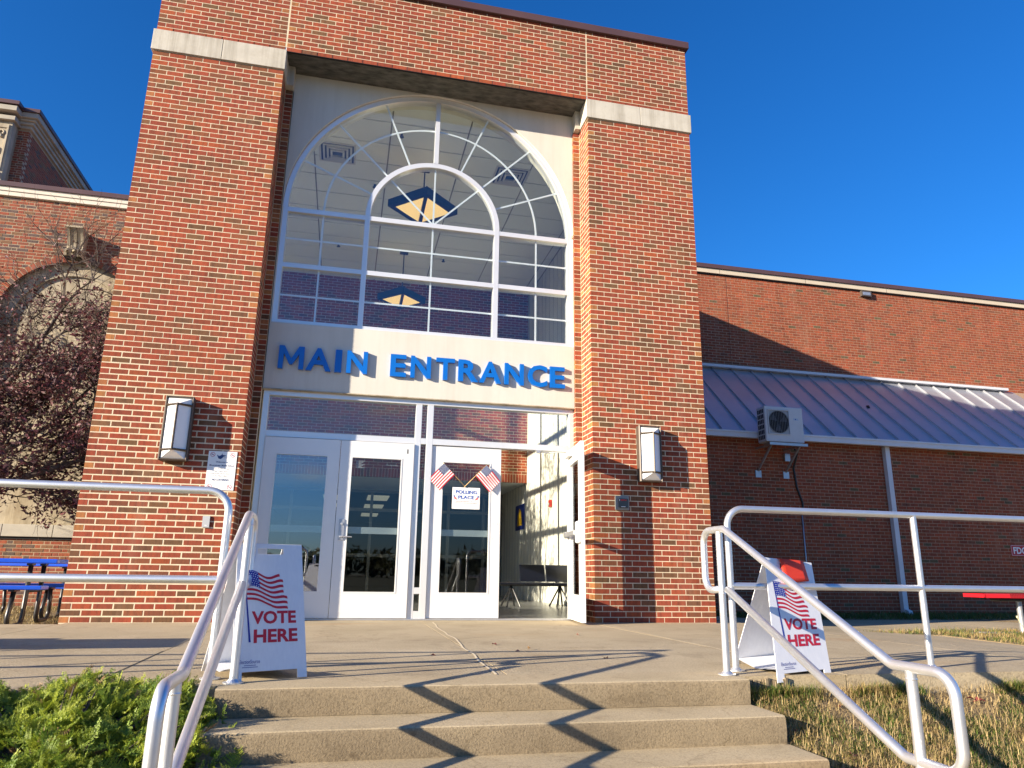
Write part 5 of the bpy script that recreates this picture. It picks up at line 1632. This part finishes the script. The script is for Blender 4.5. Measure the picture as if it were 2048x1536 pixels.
def grass_points(n, x0, x1, y0, y1, zf, keep=None):
    out = []
    while len(out) < n:
        x, y = x0 + (x1 - x0) * RS.rand(), y0 + (y1 - y0) * RS.rand()
        if keep and not keep(x, y): continue
        out.append((x, y, zf(x, y)))
    return out
def grass_cols(pts, green_bias=0.0):
    c = np.zeros((len(pts), 3))
    for i, (x, y, z) in enumerate(pts):
        k = mnoise.noise(Vector((x * 3.1, y * 3.1, 2))) + .35 * mnoise.noise(Vector((x * 11, y * 11, 5))) + green_bias + .22 * RS.randn()
        if k > .12: b = np.array([.085, .135, .022]) * (.8 + .5 * RS.rand())
        elif k > -.12: b = np.array([.19, .185, .045]) * (.8 + .4 * RS.rand())
        else: b = np.array([.36, .26, .11]) * (.75 + .5 * RS.rand())
        c[i] = b
    return c
def dens(x, y, s=2.2, th=-.28): return mnoise.noise(Vector((x * s, y * s, 9))) > th + .25 * (RS.rand() - .5)
def bz_(x, y): return terr_n(x, y) if y < -4.76 else -.09
kp = lambda x, y: (y < -4.745) and (x > 5.14) and dens(x, y) and (x > 5.14 + .10 * RS.rand())
tc_ = grass_points(13000, 5.12, 7.9, -6.5, -4.745, lambda x, y: bank_z(x, y) - .03 + .012 * mnoise.noise(Vector((x * 2.3, y * 2.3, 0))), kp)
cc_ = grass_cols(tc_, .24) * 1.25
P1, C1 = [], []
for (x, y, z), c in zip(tc_, cc_):
    m_ = 5 + RS.randint(9); r_ = .008 + .022 * RS.rand()
    for _ in range(m_):
        P1.append((max(5.118, x + r_ * RS.randn()), y + r_ * RS.randn(), z)); C1.append(c * (.75 + .5 * RS.rand()))
tag(blades('grass', P1, (.018, .055), (.0010, .0022), np.array(C1), lean=1.75), None, None, kind='stuff')
p1b = grass_points(6000, 5.14, 8.3, -4.82, -4.745, lambda x, y: -.11, dens)
tag(blades('grass', p1b, (.04, .10), (.0014, .0028), grass_cols(p1b, .0), lean=.7), None, None, kind='stuff')
# dry clippings lying flat
p2 = grass_points(30000, 5.14, 7.9, -6.5, -4.75, lambda x, y: bank_z(x, y) - .018 + .02 * RS.rand(), None)
c2_ = np.array([.50, .37, .17])[None, :] * (.6 + .6 * RS.rand(len(p2)))[:, None]
o = blades('dry_grass', p2, (.03, .08), (.0008, .0018), c2_, lean=1.55)
# strip with the red bench, and the strip along the wing wall
def inpoly(x, y, P):
    r_ = False
    for i in range(len(P)):
        (xa, ya), (xb_, yb_) = P[i], P[i - 1]
        if (ya > y) != (yb_ > y) and x < (xb_ - xa) * (y - ya) / (yb_ - ya) + xa: r_ = not r_
    return r_
STRIP = [(9.2, -.25), (10.3, -.62), (10.1, -2.0), (11.5, -2.6), (14.5, -2.6), (15.5, -.3), (12.6, -.02), (11.0, .12)]
g = G(); g.prism(STRIP, -.14, -.108, axis='z'); tag(g.build('grass_strip', SOIL), None, None, kind='structure')
g = G(); g.box(9.0, 22, 2.63, 4.34, -.3, -.135); tag(g.build('planting_bed', SOIL), None, None, kind='structure')
p3 = grass_points(16000, 9.2, 14.2, -2.6, .15, lambda x, y: -.112, lambda x, y: inpoly(x, y, STRIP) and dens(x, y, 1.4, -.4))
c3_ = grass_cols(p3, -.12)
tag(blades('grass', p3, (.03, .09), (.0018, .004), c3_, lean=1.0), None, None, kind='stuff')
p4 = grass_points(14000, 9.6, 19.0, 3.0, 4.33, lambda x, y: -.14, lambda x, y: RS.rand() < .25 + .6 * (y - 3))
tag(blades('grass', p4, (.05, .14), (.003, .006), grass_cols(p4, .4) * .8, lean=.8), None, None, kind='stuff')
# mulch and dry grass under the tables
g = G(); g.box(-6, -.02, -.19, 6.39, -.30, -.122); tag(g.build('mulch_bed', M('mulch', (0.30, 0.22, 0.12), (0.12, 0.085, 0.05), 0.95, scale=9, bmp=.8, bscale=50, bdist=.02)), None, None, kind='structure')
p5 = grass_points(15000, -5, -.02, -.15, 6.2, lambda x, y: -.122, lambda x, y: dens(x, y, 1.2, -.15))
c5 = np.array([.40, .31, .15])[None, :] * (.5 + .7 * RS.rand(len(p5)))[:, None]
tag(blades('dry_grass', p5, (.04, .11), (.0025, .005), c5, lean=1.3), None, None, kind='stuff')

# fallen leaves
def leaf_shape(P, d, n_, L, W, fold=.25, curl=.2):
    d = d / np.linalg.norm(d); s = np.cross(n_, d); s /= np.linalg.norm(s) + 1e-9; n_ = np.cross(d, s)
    V = [P, P + d * L * .45 + s * W * .5 + n_ * W * fold, P + d * L - n_ * L * curl, P + d * L * .45 - s * W * .5 + n_ * W * fold, P + d * L * .5]
    return V, [(0, 4, 1), (1, 4, 2), (0, 3, 4), (3, 2, 4)]
for k in range(46):
    if k < 34: x, y = 5.2 + 2.3 * RS.rand(), -4.85 - 1.5 * RS.rand(); z = bank_z(x, y) + .01
    elif k < 40: x, y = 1.2 + 1.0 * RS.rand(), -5.9 - .4 * RS.rand(); z = bank_z(x, y) + .22
    else: x, y = 3 + 3 * RS.rand(), -3.8 + 2.5 * RS.rand(); z = .004
    d = np.array([RS.randn(), RS.randn(), .1 * RS.randn()]); n_ = np.array([.4 * RS.randn(), .4 * RS.randn(), 1.])
    V, F = leaf_shape(np.array([x, y, z]), d, n_, .045 + .03 * RS.rand(), .03 + .015 * RS.rand())
    c = [(.30, .07, .06), (.34, .16, .12), (.22, .04, .03), (.36, .22, .10)][RS.randint(4)]
    o = np_mesh('fallen_leaf', V, F, np.tile(np.array(c), (4, 1)), LEAF)
    where = 'on the grass bank right of the steps' if k < 34 else ('caught on the juniper at the lower left' if k < 40 else 'lying on the concrete landing')
    tag(o, 'small reddish brown fallen leaf ' + where, 'leaf', 'fallen leaves ' + where)

# dandelion stalk and tall grass blades poking above the junipers
t = thing('weed_stalk', 'thin pale weed stalk leaning beside the bench pedestal in the grass strip', 'weed', (11.55, -.55, -.11))
g = G(); g.tube([(11.62, -.6, -.11), (11.52, -.6, .10)], .006, 6); g.tube([(11.52, -.6, .10), (11.515, -.6, .125)], .014, 8); g.build('stalk', M('pale_stalk', (0.5, 0.48, 0.3), rough=0.6), t)
t = thing('tall_grass', 'few thin green grass stalks standing above the middle juniper', 'grass stalks', (1.0, -4.8, -.1))
g = G()
for (x, dx, h) in ((.95, .05, .33), (1.03, -.03, .22), (1.05, .04, .20), (1.10, .03, .30)):
    g.tube([(x, -4.80, .0), (x + dx * .2, -4.80, h * .5), (x + dx, -4.79, h)], [.0030, .0024, .0010], 5)
g.build('stalk', M('stalk_green', (0.16, 0.24, 0.12), rough=0.5), t)

# --- burgundy tree between the tables and the old wing
def tree(name, label, base, limbs, nleaf, crown, leafcol, seed, lsize=(.05, .075), trunk=.09, keep=None, grp=None, kbr=None):
    rs = np.random.RandomState(seed); t = thing(name, label, 'tree', base, grp)
    gt = G(); gb = G(); tips = []
    for L_ in limbs:
        gt.tube([Vector(p) for p in L_], [trunk * (1 - .75 * i / (len(L_) - 1)) for i in range(len(L_))], 8, caps=False)
    def grow(p, d, ln, r_, depth):
        n = 4; pts = [p]; q = p.copy()
        for i in range(n):
            d = (d + np.array([rs.randn(), rs.randn(), rs.randn() * .6 + .12]) * .16); d /= np.linalg.norm(d)
            q = q + d * ln / n
            if kbr and not kbr(q): break
            pts.append(q.copy())
            if depth < 3 and i >= 1:
                for _ in range(2 if depth < 2 else 1):
                    dd = d + np.array([rs.randn(), rs.randn(), rs.randn() * .5]) * .65; dd /= np.linalg.norm(dd)
                    grow(q.copy(), dd, ln * (.55 + .25 * rs.rand()), r_ * .55, depth + 1)
        if len(pts) < 3: return
        gb.tube([tuple(a) for a in pts], [max(.0022, r_ * (1 - .7 * i / n)) for i in range(len(pts))], 5 if depth < 2 else 3, caps=False)
        if depth >= 2: tips.extend(pts[1:])
    for L_ in limbs:
        for i in range(1, len(L_)):
            p = np.array(L_[i], float); d = p - np.array(L_[i - 1], float); d /= np.linalg.norm(d)
            for _ in range(3):
                dd = d + rs.randn(3) * .5; dd /= np.linalg.norm(dd)
                grow(p.copy(), dd, crown * (.7 + .5 * rs.rand()), trunk * .28, 0)
    tips = np.array(tips); Vs, Fs, Cs = [], [], []; nb = 0
    k = 0; tries = 0
    while k < nleaf and tries < nleaf * 6:
        tries += 1
        p = tips[rs.randint(len(tips))] + rs.randn(3) * .06
        if keep and not keep(p, rs): continue
        d = np.array([rs.randn(), rs.randn(), rs.randn() * .5 - .5]); V, F = leaf_shape(p, d, rs.randn(3), lsize[0] + (lsize[1] - lsize[0]) * rs.rand(), (lsize[0] * .62))
        c = np.array(leafcol[rs.randint(len(leafcol))]) * (.7 + .6 * rs.rand())
        Vs.append(np.array(V)); Fs.append(np.array(F) + nb); nb += 5; Cs.append(np.tile(c, (4, 1))); k += 1
    gt.build('trunk', BARK, t, smooth=True); gb.build('branch', BARK, t)
    np_mesh('crown', np.concatenate(Vs), np.concatenate(Fs), np.concatenate(Cs), LEAF, t)
    return t
PURP = [(.080, .026, .032), (.13, .036, .045), (.045, .017, .022), (.24, .13, .13), (.10, .05, .035), (.16, .055, .06)]
def keep_t(p, rs):
    if p[1] > 6.25 or p[0] > -.12: return False
    if p[2] > 6.4 or p[2] < 1.2 or p[0] < -4.4: return False
    return rs.rand() < min(1.0, max(.07, 1.15 - (p[2] - 1.4) / 4.2))
tree('burgundy_tree', 'thin branched tree with sparse dark burgundy leaves before the blind stone arch', (-4.1, 4.6, -.12),
     [[(-4.1, 4.6, -.15), (-4.0, 4.7, .9), (-3.6, 4.8, 1.7), (-2.9, 4.9, 2.4), (-2.2, 5.0, 3.0), (-1.7, 5.0, 3.7)],
      [(-4.05, 4.65, .9), (-3.9, 4.9, 2.0), (-3.3, 5.1, 3.2), (-2.8, 5.2, 4.3), (-2.5, 5.2, 5.1)],
      [(-4.0, 4.7, .9), (-3.3, 4.5, 1.5), (-2.5, 4.5, 1.9), (-1.6, 4.6, 2.3), (-1.0, 4.7, 2.6)],
      [(-4.0, 4.7, 1.2), (-4.3, 4.9, 2.4), (-4.1, 5.0, 3.8)]], 21000, 1.05, PURP, 3, lsize=(.07, .115), keep=keep_t)
# table added out of view on the landing to cast the long shadow band
picnic(-1.75, -3.35, 0.0, R(3), 'added unseen blue picnic table left of the view, casting a shadow over the landing')
tree('dapple_tree', 'added unseen burgundy tree behind the left pier, dappling the light into the lobby', (-.75, 3.9, -.12),  # unseen tree added to mottle the sunlight entering the lobby
     [[(-.75, 3.9, -.15), (-.72, 3.9, 1.0), (-.65, 3.6, 2.0), (-.6, 3.2, 3.2), (-.55, 3.0, 4.2)], [(-.72, 3.9, 1.0), (-.75, 4.3, 2.2), (-.7, 4.5, 3.4)]],
     3800, .75, PURP, 21, trunk=.05, keep=lambda p, rs: p[0] < -.05 and p[0] > -.27 * p[1] and p[1] > 1.2, lsize=(.06, .09), kbr=lambda p: p[0] < -.02 and p[0] > -.27 * p[1])
# distant trees across the drive, mirrored in the glass
def far_trees():
    rs = np.random.RandomState(2); Vs, Fs, Cs = [], [], []; nb = 0
    for k in range(150):
        x = -260 + 520 * k / 150 + rs.randn() * 2; y = -230 + rs.randn() * 8; h = 7 + 4 * rs.rand()
        for j in range(110):
            u = rs.randn(3); u /= np.linalg.norm(u); r_ = rs.rand() ** .4
            p = np.array([x, y, h * .45 - 1]) + u * r_ * np.array([4.2, 4.2, h * .5]); s = 1.1
            a, b = rs.randn(3) * s, rs.randn(3) * s
            Vs.append(np.array([p, p + a, p + b])); Fs.append(np.array([[nb, nb + 1, nb + 2]])); nb += 3; Cs.append([[.05 + .04 * rs.rand(), .06 + .02 * rs.rand(), .02]])
    return np_mesh('treeline', np.concatenate(Vs), np.concatenate(Fs), np.concatenate(Cs), LEAF, None, kind='stuff')
far_trees()
# ground under the junipers is covered in needles
